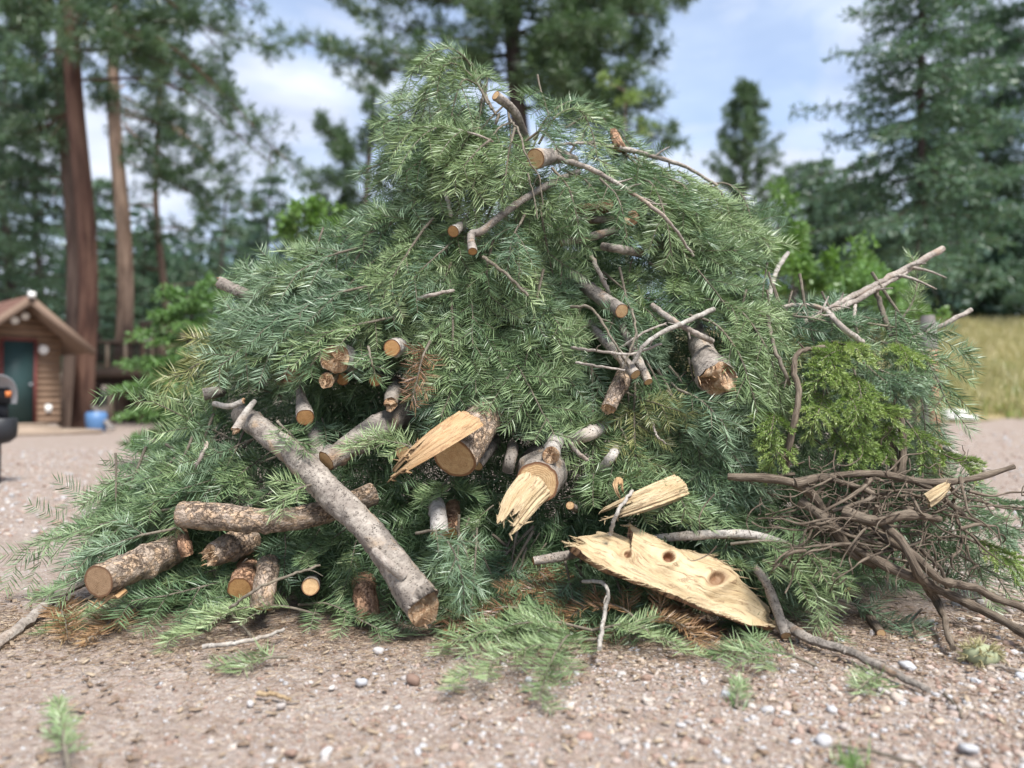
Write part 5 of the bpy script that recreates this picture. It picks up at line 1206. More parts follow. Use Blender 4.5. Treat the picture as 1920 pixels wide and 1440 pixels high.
# right-hand bare branches
stick('thick bare branch rising to the upper right past the lime bush', [(1505, 606, .0), (1580, 565, -.02), (1660, 525, .0), (1712, 497, .05), (1768, 466, .10)], 5.5, 6.5, 'stick', 'rising bare branch', forks=4, cat='branch', name='branch')
stick('second bare branch lying close under the rising one', [(1520, 600, -.04), (1600, 566, -.04), (1665, 530, .0), (1720, 498, .06)], 6, 4, 'stick', forks=3, cat='branch', name='branch')
stick('bare branch reaching right above the dry field', [(1660, 645, .05), (1720, 630, .02), (1775, 605, .0), (1822, 580, .0)], 4, 4.5, 'stick', 'bare branch over the field', forks=2, cat='branch', name='branch')
stick('upright brown twig under the rising bare branch', [(1640, 535, .0), (1655, 585, -.02), (1672, 632, .0)], 4.5, 5, 'stem', forks=1)
stick('arching grey twig with a torn orange tip at the right shoulder', [(1440, 580, .0), (1500, 572, -.08), (1545, 580, -.14), (1575, 610, -.2), (1618, 642, -.2)], 4, 6, 'stick', 'arching shoulder twig', forks=2)
stick('tall curved bare twig standing up behind the right shoulder', [(1440, 570, .3), (1448, 530, .35), (1460, 500, .4), (1478, 474, .45)], 5, 4, 'stick_white')
stick('thin upright twig left of the juniper', [(1437, 570, -.1), (1448, 640, -.2), (1472, 700, -.24), (1480, 720, -.2)], 3.5, 4, 'stem', forks=3)
stick('short grey upright twig under the second bare branch', [(1604, 570, -.02), (1602, 600, -.05), (1608, 625, -.02)], 3.5, 3, 'stick')
stick('dark crooked juniper branch standing at the left of the juniper', [(1545, 650, -.18), (1500, 660, -.24), (1488, 690, -.26), (1498, 735, -.28), (1490, 790, -.28), (1476, 850, -.22), (1472, 880, -.15)], 4, 7.5, 'bark_root', 'crooked juniper branch', forks=3, clear=13, cat='branch', name='branch', n=40)
stick('dark juniper stem standing between the juniper and the right rim', [(1680, 745, -.15), (1690, 800, -.2), (1694, 850, -.2), (1690, 890, -.15)], 6, 7, 'bark_root', 'right juniper stem', forks=3, clear=8, cat='branch', name='branch')
stick('thicker torn juniper stem left of the right juniper stem', [(1660, 800, -.05), (1672, 840, -.12), (1682, 890, -.12)], 9, 11, 'bark_root', 'torn juniper stem', forks=1, clear=10, cat='branch', name='branch')
stick('pale grey branch sloping out of the right rim', [(1770, 838, .0), (1810, 862, -.04), (1845, 882, -.04)], 5.5, 6, 'stick_white', cat='branch', name='branch')

# --- the root mass
root_base = PS(1650, 1010, -.05); root_base[2] = 0.0
roots = thing('root_mass', 'tangled brown roots with torn pale patches at the right foot of the pile', 'roots', tuple(root_base))
def root(pts, r0, r1, mat='bark_root', name='root', n=30, wob=.004):
    p3 = np.array([PS(u, v, d) for u, v, d in pts]); _seed[0] += 1; rr = np.random.default_rng(_seed[0])
    q = smooth(p3, n); nz = [Noise3(_seed[0] * 3 + k, 6, 12, 45) for k in range(3)]
    q += np.stack([f(q) for f in nz], -1) * wob
    mb = MB(); mb.tube(q - root_base, np.linspace(r0, r1, n) * .72 / F * q[:, 1] * (1 + .20 * Noise3(_seed[0], 8, 20, 90)(q)), 10)
    return ob(name, mb.mesh(name), M[mat], roots)
root([(1365, 893, -.16), (1430, 898, -.22), (1490, 906, -.26), (1530, 935, -.24), (1560, 990, -.2)], 8, 14)
root([(1490, 908, -.26), (1560, 893, -.30), (1640, 888, -.32), (1720, 902, -.34), (1800, 900, -.36), (1860, 888, -.36), (1900, 874, -.36)], 11, 8)
root([(1560, 1000, -.22), (1640, 1050, -.28), (1720, 1085, -.34), (1800, 1125, -.3), (1880, 1165, -.22), (1940, 1200, -.16)], 13, 10)
root([(1640, 1000, -.24), (1700, 1030, -.34), (1760, 1085, -.36), (1840, 1110, -.30), (1940, 1150, -.2)], 12, 9)
root([(1655, 985, -.30), (1690, 1015, -.38), (1720, 1075, -.38), (1760, 1130, -.30), (1784, 1214, -.10)], 13, 8)
root([(1485, 905, -.26), (1530, 895, -.28), (1580, 905, -.3), (1640, 930, -.32), (1560, 960, -.3)], 8, 5)
root([(1500, 940, -.2), (1560, 985, -.26), (1600, 1040, -.24), (1640, 1060, -.2)], 14, 9)
root([(1720, 905, -.34), (1760, 925, -.3), (1800, 960, -.26), (1840, 985, -.2)], 10, 4)
root([(1640, 890, -.3), (1600, 930, -.34), (1540, 965, -.32)], 7, 3)
root([(1712, 1190, -.05), (1712, 1165, -.1), (1730, 1145, -.16)], 4, 3)
root([(1580, 960, -.3), (1640, 975, -.36), (1700, 965, -.36), (1760, 975, -.3)], 16, 8)
for i in range(74):
    rr = np.random.default_rng(900 + i)
    u, v = rr.uniform(1490, 1820), rr.uniform(885, 1040); a = rr.uniform(-.4, 3.6); pts = []
    l = rr.uniform(20, 55); d0 = rr.uniform(-.38, -.1)
    for k in range(5):
        pts.append((u, v, d0 + rr.normal(0, .03))); u += math.cos(a) * l; v += math.sin(a) * l * .7; a += rr.normal(0, .42); v = min(v, 1120)
    root(pts, rr.uniform(2.5, 6), rr.uniform(.9, 2), name='root', n=22, wob=.006)
fr = MB()
for i in range(240):
    rr = np.random.default_rng(2000 + i); u, v = rr.normal(1655, 105), rr.normal(965, 55); a = rr.uniform(0, 6.28); d0 = rr.uniform(-.4, -.05); p = []
    for k in range(5):
        p.append(PS(u, min(v, 1120), d0 + rr.normal(0, .02))); l = rr.uniform(9, 24); u += math.cos(a) * l; v += math.sin(a) * l + 4; a += rr.normal(0, .8)
    fr.tube(smooth(np.array(p), 12) - root_base, np.linspace(.0030, .0012, 12), 5, cap=False)
ob('root_hairs', fr.mesh('root_hairs'), M['bark_root'], roots, kind='stuff')
for (pts, r, sd) in [([(1728, 936, -.36), (1748, 922, -.38), (1770, 906, -.36)], .040, 51)]:
    shell(roots, root_base, [PS(*q) for q in pts], [r, r, r * .7], (3.4, 5.4), .3, 'split', .3, sd, 'torn_wood')
keep([(1370, 895), (1480, 905)], 14); keep([(1500, 900), (1700, 900), (1890, 880)], 24); keep([(1560, 960), (1780, 965)], 62); keep([(1600, 1040), (1760, 1090)], 42); keep([(1760, 1110), (1900, 1170)], 28)
LANDMARKS.append(('root mass', np.array([(1480, 905), (1650, 960), (1800, 960)], float)))
# ------------------------------------------------------------------ fir boughs
def resample(poly, ds):
    d = np.concatenate(([0], np.cumsum(np.linalg.norm(np.diff(poly, axis=0), axis=1)))); n = max(4, int(d[-1] / ds))
    s = (np.arange(n) + .5) / n * d[-1]
    p = np.stack([np.interp(s, d, poly[:, k]) for k in range(3)], -1)
    t = nrm(np.gradient(p, axis=0)); return p, t, s / d[-1]
class Needles:
    def __init__(s): s.b = []; s.d = []; s.c = []; s.L = []; s.W = []; s.t = []
    def along(s, r, poly, up, ds, nl, w, per=4, start=0.0, style='fir', tone=0.0, wmul=1.0):
        p, t, f = resample(poly, ds)
        k = f >= start; p, t, f = p[k], t[k], f[k]
        p = np.repeat(p, per, 0); t = np.repeat(t, per, 0); f = np.repeat(f, per); n = len(p)
        if n == 0: return
        p = p + t * r.uniform(-.25, .25, (n, 1)) * ds
        u = np.broadcast_to(np.asarray(up, float), (n, 3)); side = nrm(np.cross(u, t)); upn = np.cross(t, side)
        if style == 'fir':                     # two combs, left and right, and a looser row on top
            k_ = np.arange(n) % per
            ph = np.where(k_ % 2 == 0, r.normal(12, 7, n), 180 - r.normal(12, 7, n)); drop = (k_ >= 2) & (r.random(n) < .68)
            top = (k_ >= 2) | (r.random(n) < .06); ph = np.where(top, r.normal(90, 42, n), ph); ph = np.radians(ph)
            a = np.radians(r.normal(58, 5, n) - 36 * np.clip((f - .84) / .16, 0, 1) * r.random(n))
        else:
            ph = r.uniform(0, 6.28, n); a = np.radians(r.normal(40, 14, n)); drop = np.zeros(n, bool)
        rad = np.cos(ph)[:, None] * side + np.sin(ph)[:, None] * upn
        d = np.cos(a)[:, None] * t + np.sin(a)[:, None] * rad + r.normal(0, .035, (n, 3))
        L = nl * r.uniform(.84, 1.08, n) * (1 - .35 * np.clip((f - .75) / .25, 0, 1) ** 2) * (.75 + .25 * np.clip(f / .15, 0, 1))
        kp = ~drop
        s.b.append(p[kp]); s.d.append(nrm(d)[kp]); s.c.append((t * .15 + upn * .12 + r.normal(0, .025, (n, 3)))[kp]); s.L.append(L[kp]); s.W.append(np.full(kp.sum(), w * wmul))
        s.t.append(np.clip(.28 + tone + .34 * f + r.normal(0, .075, n), 0, 1)[kp])
    def build(s, r):
        b, d, c = (np.concatenate(x) for x in (s.b, s.d, s.c)); L, W, t = (np.concatenate(x) for x in (s.L, s.W, s.t)); n = len(b); L = L[:, None]
        wv = nrm(np.cross(d, c + r.normal(0, .35, (n, 3)))) * W[:, None] / 2
        mid = b + d * L * .5 + c * L * .22; tip = b + d * L + c * L
        V = np.stack((b - wv * .7, b + wv * .7, mid + wv, mid - wv, tip), 1).reshape(-1, 3); k = np.arange(n) * 5
        return V, np.stack((k + 3, k + 2, k + 4), -1), np.stack((k, k + 1, k + 2, k + 3), -1), np.repeat(t, 5)
def gen_bough(seed, spine, up, side_len=.24, gap=.075, ang=52, nl=.064, w=.0034, ds=.0064, per=3, stem_r=.006, hang=.15, bare=.12, style='fir', second=True, grav=(0, 0, -1)):
    r = np.random.default_rng(seed); spine = np.asarray(spine, float)
    L = np.linalg.norm(np.diff(spine, axis=0), axis=1).sum(); n = max(10, int(L / .03)); q = smooth(spine, n)
    q[1:] += np.cumsum(r.normal(0, .0012, (n - 1, 3)), 0)
    wood = MB(); wood.tube(q, np.linspace(stem_r, stem_r * .3, n), 6); nd = Needles(); g = np.asarray(grav, float)
    up = nrm(up); t, _, _ = frames(q)
    nd.along(r, q, up, ds * 1.1, nl, w, per, bare + .12, style)
    tone_side = r.normal(0, .06)
    def twig(p, d, l, rad, lvl, tone):
        k = np.linspace(0, 1, 6)[:, None]; bend = r.normal(0, .06, 3)
        poly = p + d * l * k + g * l * hang * k ** 2 + bend * l * k ** 2
        wood.tube(poly, np.linspace(rad, rad * .4, 6), 4, cap=False)
        nd.along(r, poly, up, ds, nl * r.uniform(.85, 1.05), w, per, .04, style, tone)
        if lvl and l > .19:
            td = nrm(poly[-1] - poly[0]); sd = nrm(np.cross(up, td))
            for f in np.arange(.3, .85, max(.3, .14 / l)):
                for sg in (-1, 1):
                    if r.random() < .22: continue
                    i = f * 5; j = int(i); pp = poly[j] + (poly[j + 1] - poly[j]) * (i - j); a = math.radians(ang * r.uniform(.8, 1.1))
                    twig(pp, nrm(td * math.cos(a) + sd * sg * math.sin(a) + up * r.normal(.04, .1)), l * r.uniform(.32, .52) * (1.15 - .5 * f), rad * .6, 0, tone + r.normal(0, .10))
    m = max(3, int(L * (1 - bare) / gap))
    for i in range(m):
        f = bare + (1 - bare) * (i + .5) / m; j = min(int(f * (n - 1)), n - 2); p = q[j] + (q[j + 1] - q[j]) * (f * (n - 1) - j)
        sd = nrm(np.cross(up, t[j]))
        for sg in (-1, 1):
            if r.random() < .10: continue
            if sg == 1: j2 = min(f + .5 * (1 - bare) / m, .99) * (n - 1); j = min(int(j2), n - 2); p = q[j] + (q[j + 1] - q[j]) * (j2 - j)
            a = math.radians(ang * r.uniform(.75, 1.15)); prof = (1.02 - f) ** .75 * min(1, .55 + f * 2.2) + .14
            l = side_len * prof * r.uniform(.7, 1.15)
            twig(p, nrm(t[j] * math.cos(a) + sd * sg * math.sin(a) + up * r.normal(.03, .12)), l, stem_r * .42, second, tone_side + r.normal(0, .15))
    V, T, Q, tint = nd.build(r)
    return wood, V, T, Q, tint
GROUPS = {}
def bough_obj(name, label, loc, wood_me, needle_me, mat, rot=None, scale=1.0, group='fir boughs of the pile', cat='bough', stem='stem'):
    o = thing(name, label, cat, tuple(loc), group)
    if rot is not None: o.rotation_mode = 'QUATERNION'; o.rotation_quaternion = rot
    o.scale = (scale,) * 3
    for nm, me, m in (('stem', wood_me, M[stem]), ('needles', needle_me, M[mat])):
        if len(me.materials) == 0: me.materials.append(m)
        c = ob(nm, me, None, o)
        c.material_slots[0].link = 'OBJECT'; c.material_slots[0].material = m
        if nm == 'needles': c['kind'] = 'stuff'
    return o
def local_spine(L, droop, sway, n=7):
    s = np.linspace(0, 1, n); return np.stack((s * L * (1 - .12 * abs(droop)), sway * L * np.sin(s * 2.4), -droop * L * s ** 2), -1)
VAR = []
for k in range(22):
    r = np.random.default_rng(300 + k); L = [.34, .44, .54, .64, .74][k % 5] * r.uniform(.92, 1.08)
    args = dict(side_len=.15 + .24 * L * r.uniform(.7, 1.15), ang=r.uniform(38, 52), nl=r.uniform(.056, .068), hang=r.uniform(.0, .22), stem_r=.004 + .005 * L, bare=r.uniform(.06, .2), gap=r.uniform(.13, .165), per=3)
    sp_ = local_spine(L, r.uniform(-.05, .32), r.normal(0, .06))
    wd, V, T, Q, tn = gen_bough(300 + k, sp_, (0, 0, 1), **args)
    wd2, V2, T2, Q2, tn2 = gen_bough(300 + k, sp_, (0, 0, 1), **{**args, 'per': 2, 'ds': .0110, 'w': .0046, 'second': k % 2 == 0})
    VAR.append(dict(L=L, wood=wd.mesh('stem'), ndl=mesh('needles', V, T, Q, attrs={'tint': tn}, smooth=False), low=(V2, T2, Q2, tn2), wl=wd2))
def basis(d, n):
    d = nrm(d); n = nrm(n - d * np.dot(n, d)); y = np.cross(n, d); return np.stack((d, y, n), -1)

def near_keep(px, frac=1.0):
    for poly, rad in KEEP:
        a, b = poly[:-1], poly[1:]
        if len(poly) == 1: continue
        ab = b - a; ap = px[:, None] - a[None]
        t = np.clip((ap * ab).sum(-1) / np.maximum((ab * ab).sum(-1), 1e-6), 0, 1)
        d = np.linalg.norm(ap - t[..., None] * ab, axis=-1).min(1)
        if ((d < rad * frac).sum()) > 0: return True
    return False
REL = ((1, 0, 'right of'), (-1, 0, 'left of'), (0, 1, 'below'), (0, -1, 'above'))
def where(px):
    best = None
    for nm, poly in LANDMARKS:
        d = np.linalg.norm(poly - px, axis=1); i = d.argmin()
        if best is None or d[i] < best[0]: best = (d[i], nm, px - poly[i])
    d, nm, v = best
    if d < 26: return 'tucked against the ' + nm, nm
    v = v / max(1, np.linalg.norm(v)); rel = max(REL, key=lambda q: q[0] * v[0] + q[1] * v[1])[2]
    return ('close ' if d < 80 else '') + rel + ' the ' + nm, nm
USED = {}
LEN = lambda L: 'short' if L < .42 else ('long' if L > .62 else 'full')
TONE = {'needle': 'green', 'needle_pale': 'pale green', 'needle_blue': 'bluish green', 'needle_dead': 'brown dead', 'needle_olive': 'yellowish', 'juniper': 'yellow-green', 'juniper_blue': 'grey-green'}
def heading(dpx):
    a = math.degrees(math.atan2(dpx[1], dpx[0])) % 360
    return ['pointing right', 'pointing down right', 'hanging down', 'pointing down left', 'pointing left', 'pointing up left', 'pointing up', 'pointing up right'][int((a + 22.5) // 45) % 8]
def uniq(label):
    """two boughs that would share a label are told apart by which of them lies further over"""
    return label
def flow(u, v):
    dx, dv = (u - 960) * 1.35, (v - 120) * .9 + 90
    if u > 1380 and v > 560: dx = (u - 1450) * .6
    return nrm(np.array((dx, dv)))
HOLES = [(670, 742, 110, 45), (1100, 372, 55, 45), (1100, 530, 45, 50), (1180, 650, 50, 40)]
placed = []
def try_place(u, v, r, layer, tries=16):
    for k in range(tries):
        vi = int(r.integers(len(VAR)))
        while v < 430 and VAR[vi]['L'] > .5: vi = int(r.integers(len(VAR)))
        while k > 5 and VAR[vi]['L'] > (.56 if k < 11 else .42): vi = int(r.integers(len(VAR)))
        vr = VAR[vi]; L = vr['L'] * .95
        f2 = flow(u, v); low = sst(680, 950, v)
        a = math.atan2(f2[1], f2[0]) + r.normal(0, .20 + .50 * low)
        tow = r.normal(.42 + .28 * low, .20 + .15 * low)
        d = nrm(np.array((math.cos(a), -max(-.9, tow), -math.sin(a))))
        n = np.array((r.normal(0, .18), -.72, .62)) + r.normal(0, .12, 3)
        B = basis(d, n); c = PS(u, v, layer + r.normal(0, .035))
        base = c - d * L * .5
        sp_ = base + d * np.linspace(0, L * 1.04, 7)[:, None]; lat = B[:, 1]
        pts = np.concatenate((sp_, base + d * L * .4 + lat * .15, base + d * L * .4 - lat * .15, base + d * L * .65 + lat * .10, base + d * L * .65 - lat * .10)) if False else np.vstack((sp_, base + d * L * .45 + lat * .15, base + d * L * .45 - lat * .15, base + d * L * .75 + lat * .09, base + d * L * .75 - lat * .09))
        if pts[:, 2].min() < .02: 
            base = base + np.array((0, 0, .02 - pts[:, 2].min())); pts = pts + np.array((0, 0, .02 - pts[:, 2].min()))
        px = proj(pts)
        if px[2:, 1].min() < 150 or (v < 262 and 905 < px[3, 0] < 1015): continue
        lft, rgt = edges(float(np.clip(px[5, 1], 80, 1200)))
        if not (edges(v)[0] < u < edges(v)[1]): continue
        if px[4:, 0].min() < lft + (45 if px[5, 1] > 780 else -50) or px[5, 0] > rgt + 45: continue
        if near_keep(px[1:], 1.0 if k < 8 else .8): continue
        if any((np.hypot((px[:, 0] - hu) / hr, (px[:, 1] - hv) / hr2) < .75).any() for hu, hv, hr, hr2 in HOLES): continue
        return vi, base, B, px, d
    return None

# --- boughs with a place of their own (pixel spine, depth offsets)
def hero(label, pts, side=.24, mat='needle', hang=.15, up=(0, -.6, .8), ground=False, nl=.062, gap=.125, stem_r=.006, bare=.08, per=3, second=True, name='fir_bough', group='fir boughs of the pile', style='fir', ang=52, keepr=0, w=.0034, stem='stem', ds=.0064):
    p3 = np.array([G(u, v, h) if ground else PS(u, v, h) for u, v, h in pts]); _seed[0] += 1
    b = p3[0]
    if not second: gap = .055
    wd, V, T, Q, tn = gen_bough(_seed[0], p3, up, side, gap, ang, nl, w, ds, per, stem_r, hang, bare, style, second)
    if ground:
        V[:, 2] = np.maximum(V[:, 2], .006 + .01 * R.random(len(V)))
    wd.V = [x - b for x in wd.V]
    return bough_obj(name, label, b, wd.mesh('stem'), mesh('needles', V - b, T, Q, attrs={'tint': tn}, smooth=False), mat, group=group, stem=stem)
CR = dict(group='boughs of the crown')
hero('drooping bough whose bare stem arches over the left of the crown', [(952, 280, -.05), (900, 256, -.12), (838, 240, -.16), (775, 245, -.10), (735, 285, .0), (712, 345, .02)], .20, 'needle_pale', .75, stem='stick', **CR)
hero('topmost arching bough of the pile, bending over to the left', [(922, 205, .0), (898, 150, .0), (862, 100, .0), (822, 92, .02), (785, 118, .04), (758, 160, .05), (740, 208, .05)], .17, 'needle', .55, **CR)
hero('inner bough under the topmost arch, hanging down', [(915, 195, .0), (880, 140, -.03), (840, 120, -.04), (805, 165, -.04), (785, 250, -.03)], .18, 'needle_pale', .6, **CR)
hero('third bough of the crown arch, falling straight down', [(930, 215, .0), (900, 165, -.06), (868, 150, -.08), (850, 200, -.08), (842, 270, -.08)], .17, 'needle', .6, **CR)
hero('bough filling the crown just below the top arch', [(905, 150, .05), (870, 110, .02), (820, 130, .0), (790, 180, .0), (760, 250, .0)], .20, 'needle', .7, **CR)
hero('bough hanging between the crown arch and the left droop', [(900, 240, -.05), (860, 250, -.10), (825, 290, -.12), (800, 350, -.08)], .20, 'needle_pale', .5, **CR)
hero('pale bough tip hanging left of the sawn crown branch', [(965, 240, -.14), (952, 290, -.2), (945, 340, -.22), (938, 378, -.2)], .10, 'needle_pale', .2, second=False, **CR)
hero('pale bough tip sweeping down left across the crown', [(920, 262, -.14), (890, 290, -.2), (862, 322, -.22), (838, 352, -.2)], .11, 'needle_pale', .2, second=False, **CR)
hero('bough at the outer left edge of the crown', [(800, 240, .05), (760, 260, .04), (725, 310, .06), (700, 370, .08)], .18, 'needle_blue', .6, **CR)
hero('bough hanging under the left droop of the crown', [(830, 250, -.06), (790, 290, -.06), (760, 340, -.04), (745, 400, .0)], .20, 'needle', .55, **CR)
hero('rounded bough topping the right hump of the crown', [(1000, 262, .0), (1030, 215, -.02), (1070, 190, -.02), (1112, 200, .0), (1150, 255, .03)], .19, 'needle', .5, **CR)
hero('bough over the right hump, curling to the front', [(1010, 270, -.02), (1045, 215, -.08), (1085, 205, -.12), (1110, 250, -.14), (1120, 300, -.10)], .19, 'needle_pale', .45, **CR)
hero('bough on the right flank of the hump', [(1060, 240, .02), (1110, 215, .0), (1150, 235, .0), (1190, 290, .0), (1215, 340, .02)], .18, 'needle', .5, **CR)
hero('bough between the notch and the right hump', [(985, 265, -.05), (1015, 245, -.1), (1040, 270, -.12), (1050, 320, -.08)], .15, 'needle_blue', .4, **CR)
hero('bough in the notch below the sticking-up sawn branch', [(960, 230, .02), (935, 240, -.04), (912, 275, -.08), (905, 330, -.06)], .16, 'needle', .4, **CR)
hero('outer hanging bough at the end of the dark reaching branch', [(1330, 345, .08), (1365, 345, .02), (1395, 370, .0), (1415, 430, .0), (1425, 500, .02)], .20, 'needle_pale', .55, **CR)
hero('inner hanging bough at the end of the dark reaching branch', [(1320, 345, .0), (1352, 360, -.04), (1370, 420, -.06), (1375, 500, -.04)], .17, 'needle_pale', .55, **CR)
hero('bough falling from the long thin crown branch', [(1240, 330, -.04), (1285, 350, -.08), (1310, 410, -.10), (1325, 490, -.06)], .20, 'needle', .5, **CR)
hero('bough falling right of the crown cavity', [(1190, 330, -.02), (1225, 350, -.10), (1250, 420, -.12), (1262, 500, -.08)], .20, 'needle_pale', .4, **CR)
hero('dark bough hanging over the mouth of the crown cavity', [(1035, 315, -.16), (1065, 350, -.2), (1080, 400, -.2), (1085, 440, -.18)], .10, 'needle', .2, second=False, **CR)
hero('bough dangling right of the crown cavity log end', [(1125, 335, -.18), (1155, 365, -.22), (1170, 410, -.22), (1178, 455, -.2)], .10, 'needle', .2, second=False, **CR)
hero('bough spilling below the curved sweeping branch', [(985, 400, -.08), (960, 450, -.16), (950, 520, -.18)], .18, 'needle_blue', .3)
hero('bough behind the outer hanging boughs at the crown right', [(1270, 320, .10), (1320, 350, .10), (1350, 420, .10), (1390, 500, .12)], .22, 'needle', .5, **CR)
hero('wide pale fan covering the middle of the crown', [(985, 300, .02), (940, 330, -.06), (890, 370, -.10), (850, 440, -.08)], .22, 'needle_pale', .35, **CR)
hero('wide green fan right of the sawn crown branch', [(1060, 320, .04), (1100, 340, -.04), (1135, 390, -.06), (1150, 330, -.02)][:3], .16, 'needle', .3, **CR)
hero('hanging fan under the left droop, outermost', [(800, 300, .02), (770, 340, .0), (735, 400, .02), (700, 440, .04)], .20, 'needle_pale', .5, **CR)
hero('grey-green fan below the short sawn branch', [(870, 440, .0), (830, 470, -.10), (780, 520, -.12), (740, 580, -.1)], .22, 'needle_blue', .3, **CR)
hero('pale fan flowing down the right flank of the crown', [(1200, 300, .02), (1245, 320, -.04), (1275, 380, -.08), (1290, 450, -.06)], .20, 'needle_pale', .45, **CR)
hero('green fan under the dark reaching branch', [(1170, 290, .04), (1215, 310, .0), (1240, 370, -.04), (1245, 430, -.04)], .19, 'needle', .45, **CR)
hero('green fan filling the crown behind the sawn notch branch', [(1000, 300, .10), (960, 290, .08), (920, 310, .06), (880, 360, .05)], .22, 'needle', .4, **CR)
hero('bluish fan behind the right hump of the crown', [(1060, 300, .10), (1090, 260, .08), (1130, 260, .08), (1170, 310, .08)], .2, 'needle_blue', .4, **CR)
SH = dict(group='boughs of the left shoulder')
hero('upper bough sweeping left along the shoulder rim', [(720, 410, .0), (650, 425, -.02), (590, 460, -.02), (540, 510, .0)], .22, 'needle_pale', .2, **SH)
hero('long bluish bough sweeping left under the shoulder branch', [(720, 530, -.05), (620, 550, -.14), (520, 585, -.16), (425, 590, -.10)], .24, 'needle_blue', .2, **SH)
hero('pale bluish bough fanning over the shoulder branch', [(690, 460, -.02), (610, 485, -.08), (530, 520, -.08), (450, 515, -.02)], .22, 'needle_blue', .15, **SH)
hero('pale green bough sweeping left above the hollow', [(760, 590, -.10), (660, 610, -.18), (560, 635, -.20), (470, 655, -.14)], .20, 'needle_pale', .2, **SH)
hero('bluish bough just under the shoulder sweep', [(640, 610, -.05), (560, 630, -.16), (490, 660, -.16), (440, 700, -.1)], .20, 'needle_blue', .2, **SH)
hero('bough hanging over the left rim of the shoulder', [(560, 560, .05), (490, 590, .0), (440, 640, .02), (400, 700, .05)], .22, 'needle', .3, **SH)
hero('brown dead bough hanging beside the round pale log end', [(806, 640, -.16), (795, 665, -.22), (785, 705, -.24), (775, 752, -.22)], .085, 'needle_dead', .15, second=False, group='dead boughs')
hero('green sprig hanging in front of the hollow log ends', [(690, 650, -.18), (698, 680, -.24), (705, 712, -.22)], .085, 'needle', .1, second=False)
hero('green sprig in front of the red-brown hollow log', [(600, 660, -.18), (578, 690, -.2), (545, 725, -.18)], .08, 'needle', .1, second=False)
hero('light green sprig lying on the horizontal peeling log', [(598, 905, -.20), (560, 920, -.26), (530, 945, -.28), (508, 972, -.26)], .11, 'needle_pale', .1, second=False)
hero('grey-green bough lying on the dark rising log', [(800, 850, -.16), (745, 828, -.22), (690, 822, -.24), (640, 838, -.24)], .10, 'needle_pale', .1, second=False)
hero('bough curling down right of the long slanting log', [(780, 1000, -.20), (815, 995, -.26), (850, 1030, -.28), (868, 1085, -.26), (870, 1140, -.2)], .13, 'needle_blue', .2, keepr=0)
hero('bough hanging below the long slanting log top', [(520, 790, -.2), (545, 815, -.24), (580, 850, -.22)], .11, 'needle', .1, second=False)
RS = dict(group='boughs of the right flank')
hero('long fishbone bough sweeping down the right flank', [(1310, 560, -.05), (1370, 570, -.14), (1420, 620, -.18), (1455, 700, -.18), (1472, 790, -.12)], .20, 'needle_pale', .35, **RS)
hero('second fishbone bough inside the long one on the right flank', [(1290, 590, -.05), (1345, 610, -.18), (1385, 670, -.22), (1410, 740, -.22), (1425, 800, -.16)], .16, 'needle_pale', .3, **RS)
hero('bluish bough below the splinter-ended log', [(1270, 730, -.1), (1310, 750, -.2), (1350, 790, -.22), (1370, 830, -.18)], .16, 'needle_blue', .2, **RS)
hero('bough draped down the right rim beside the fence post', [(1620, 605, .0), (1690, 620, -.05), (1732, 675, -.05), (1750, 760, -.02), (1762, 850, .0)], .16, 'needle_blue', .4, **RS)
hero('inner bough draped beside the right rim', [(1650, 640, .02), (1705, 670, -.05), (1728, 750, -.05), (1735, 850, -.02)], .18, 'needle', .4, **RS)
hero('feathery bough tip standing against the field at the right', [(1690, 600, .1), (1715, 560, .1), (1722, 520, .12), (1712, 480, .15)], .06, 'needle_pale', .1, second=False, **RS)
hero('bough on the right shoulder under the arching twig', [(1470, 590, .0), (1540, 600, -.08), (1600, 630, -.08), (1660, 660, -.05)], .2, 'needle', .25, **RS)
hero('bough behind the rising bare branch', [(1480, 590, .12), (1560, 585, .08), (1640, 600, .08), (1700, 620, .1)], .2, 'needle_blue', .25, **RS)
FT = dict(group='boughs at the pile foot')
hero('pale fan of needles right of the plank end', [(1370, 1020, -.15), (1450, 1015, -.22), (1530, 1040, -.26), (1600, 1095, -.22)], .24, 'needle_pale', .25, nl=.064, **FT)
hero('bough spreading down to the gravel right of the plank end', [(1430, 1050, -.16), (1500, 1075, -.22), (1545, 1130, -.20), (1560, 1185, -.08)], .20, 'needle_pale', .2, nl=.064, **FT)
hero('dark bough under the right end of the plank', [(1300, 1120, .0), (1360, 1150, -.04), (1400, 1180, -.04), (1430, 1190, -.02)], .16, 'needle', .1, **FT)
hero('bluish bough near the leaning brown stub', [(1560, 1120, .0), (1620, 1140, -.06), (1670, 1165, -.06), (1700, 1190, -.02)], .16, 'needle_blue', .15, **FT)
hero('long low bough reaching left along the ground', [(340, 950, -.05), (260, 965, -.08), (180, 985, -.10), (100, 1010, -.08)], .17, 'needle', .2, **FT)
hero('bluish bough reaching left above the scaly lower left log', [(330, 990, -.12), (260, 1005, -.18), (190, 1025, -.18), (125, 1050, -.12)], .15, 'needle_blue', .15, **FT)
hero('thin bough tip jutting out over the driveway', [(260, 950, .0), (200, 970, .0), (130, 995, .0), (60, 1020, .0)], .06, 'needle', .2, **FT)
hero('bough left of the dark sawn end of the scaly log', [(210, 1060, -.1), (160, 1080, -.16), (110, 1100, -.14), (70, 1115, -.1)], .13, 'needle', .1, **FT)
GB = dict(group='boughs lying on the gravel', ground=True, up=(0, -.25, 1))
hero('frontmost large pale bough lying on the gravel at centre', [(1120, 1222, .05), (1050, 1245, .08), (960, 1270, .08), (850, 1300, .04)], .20, 'needle_pale', .10, nl=.064, **GB)
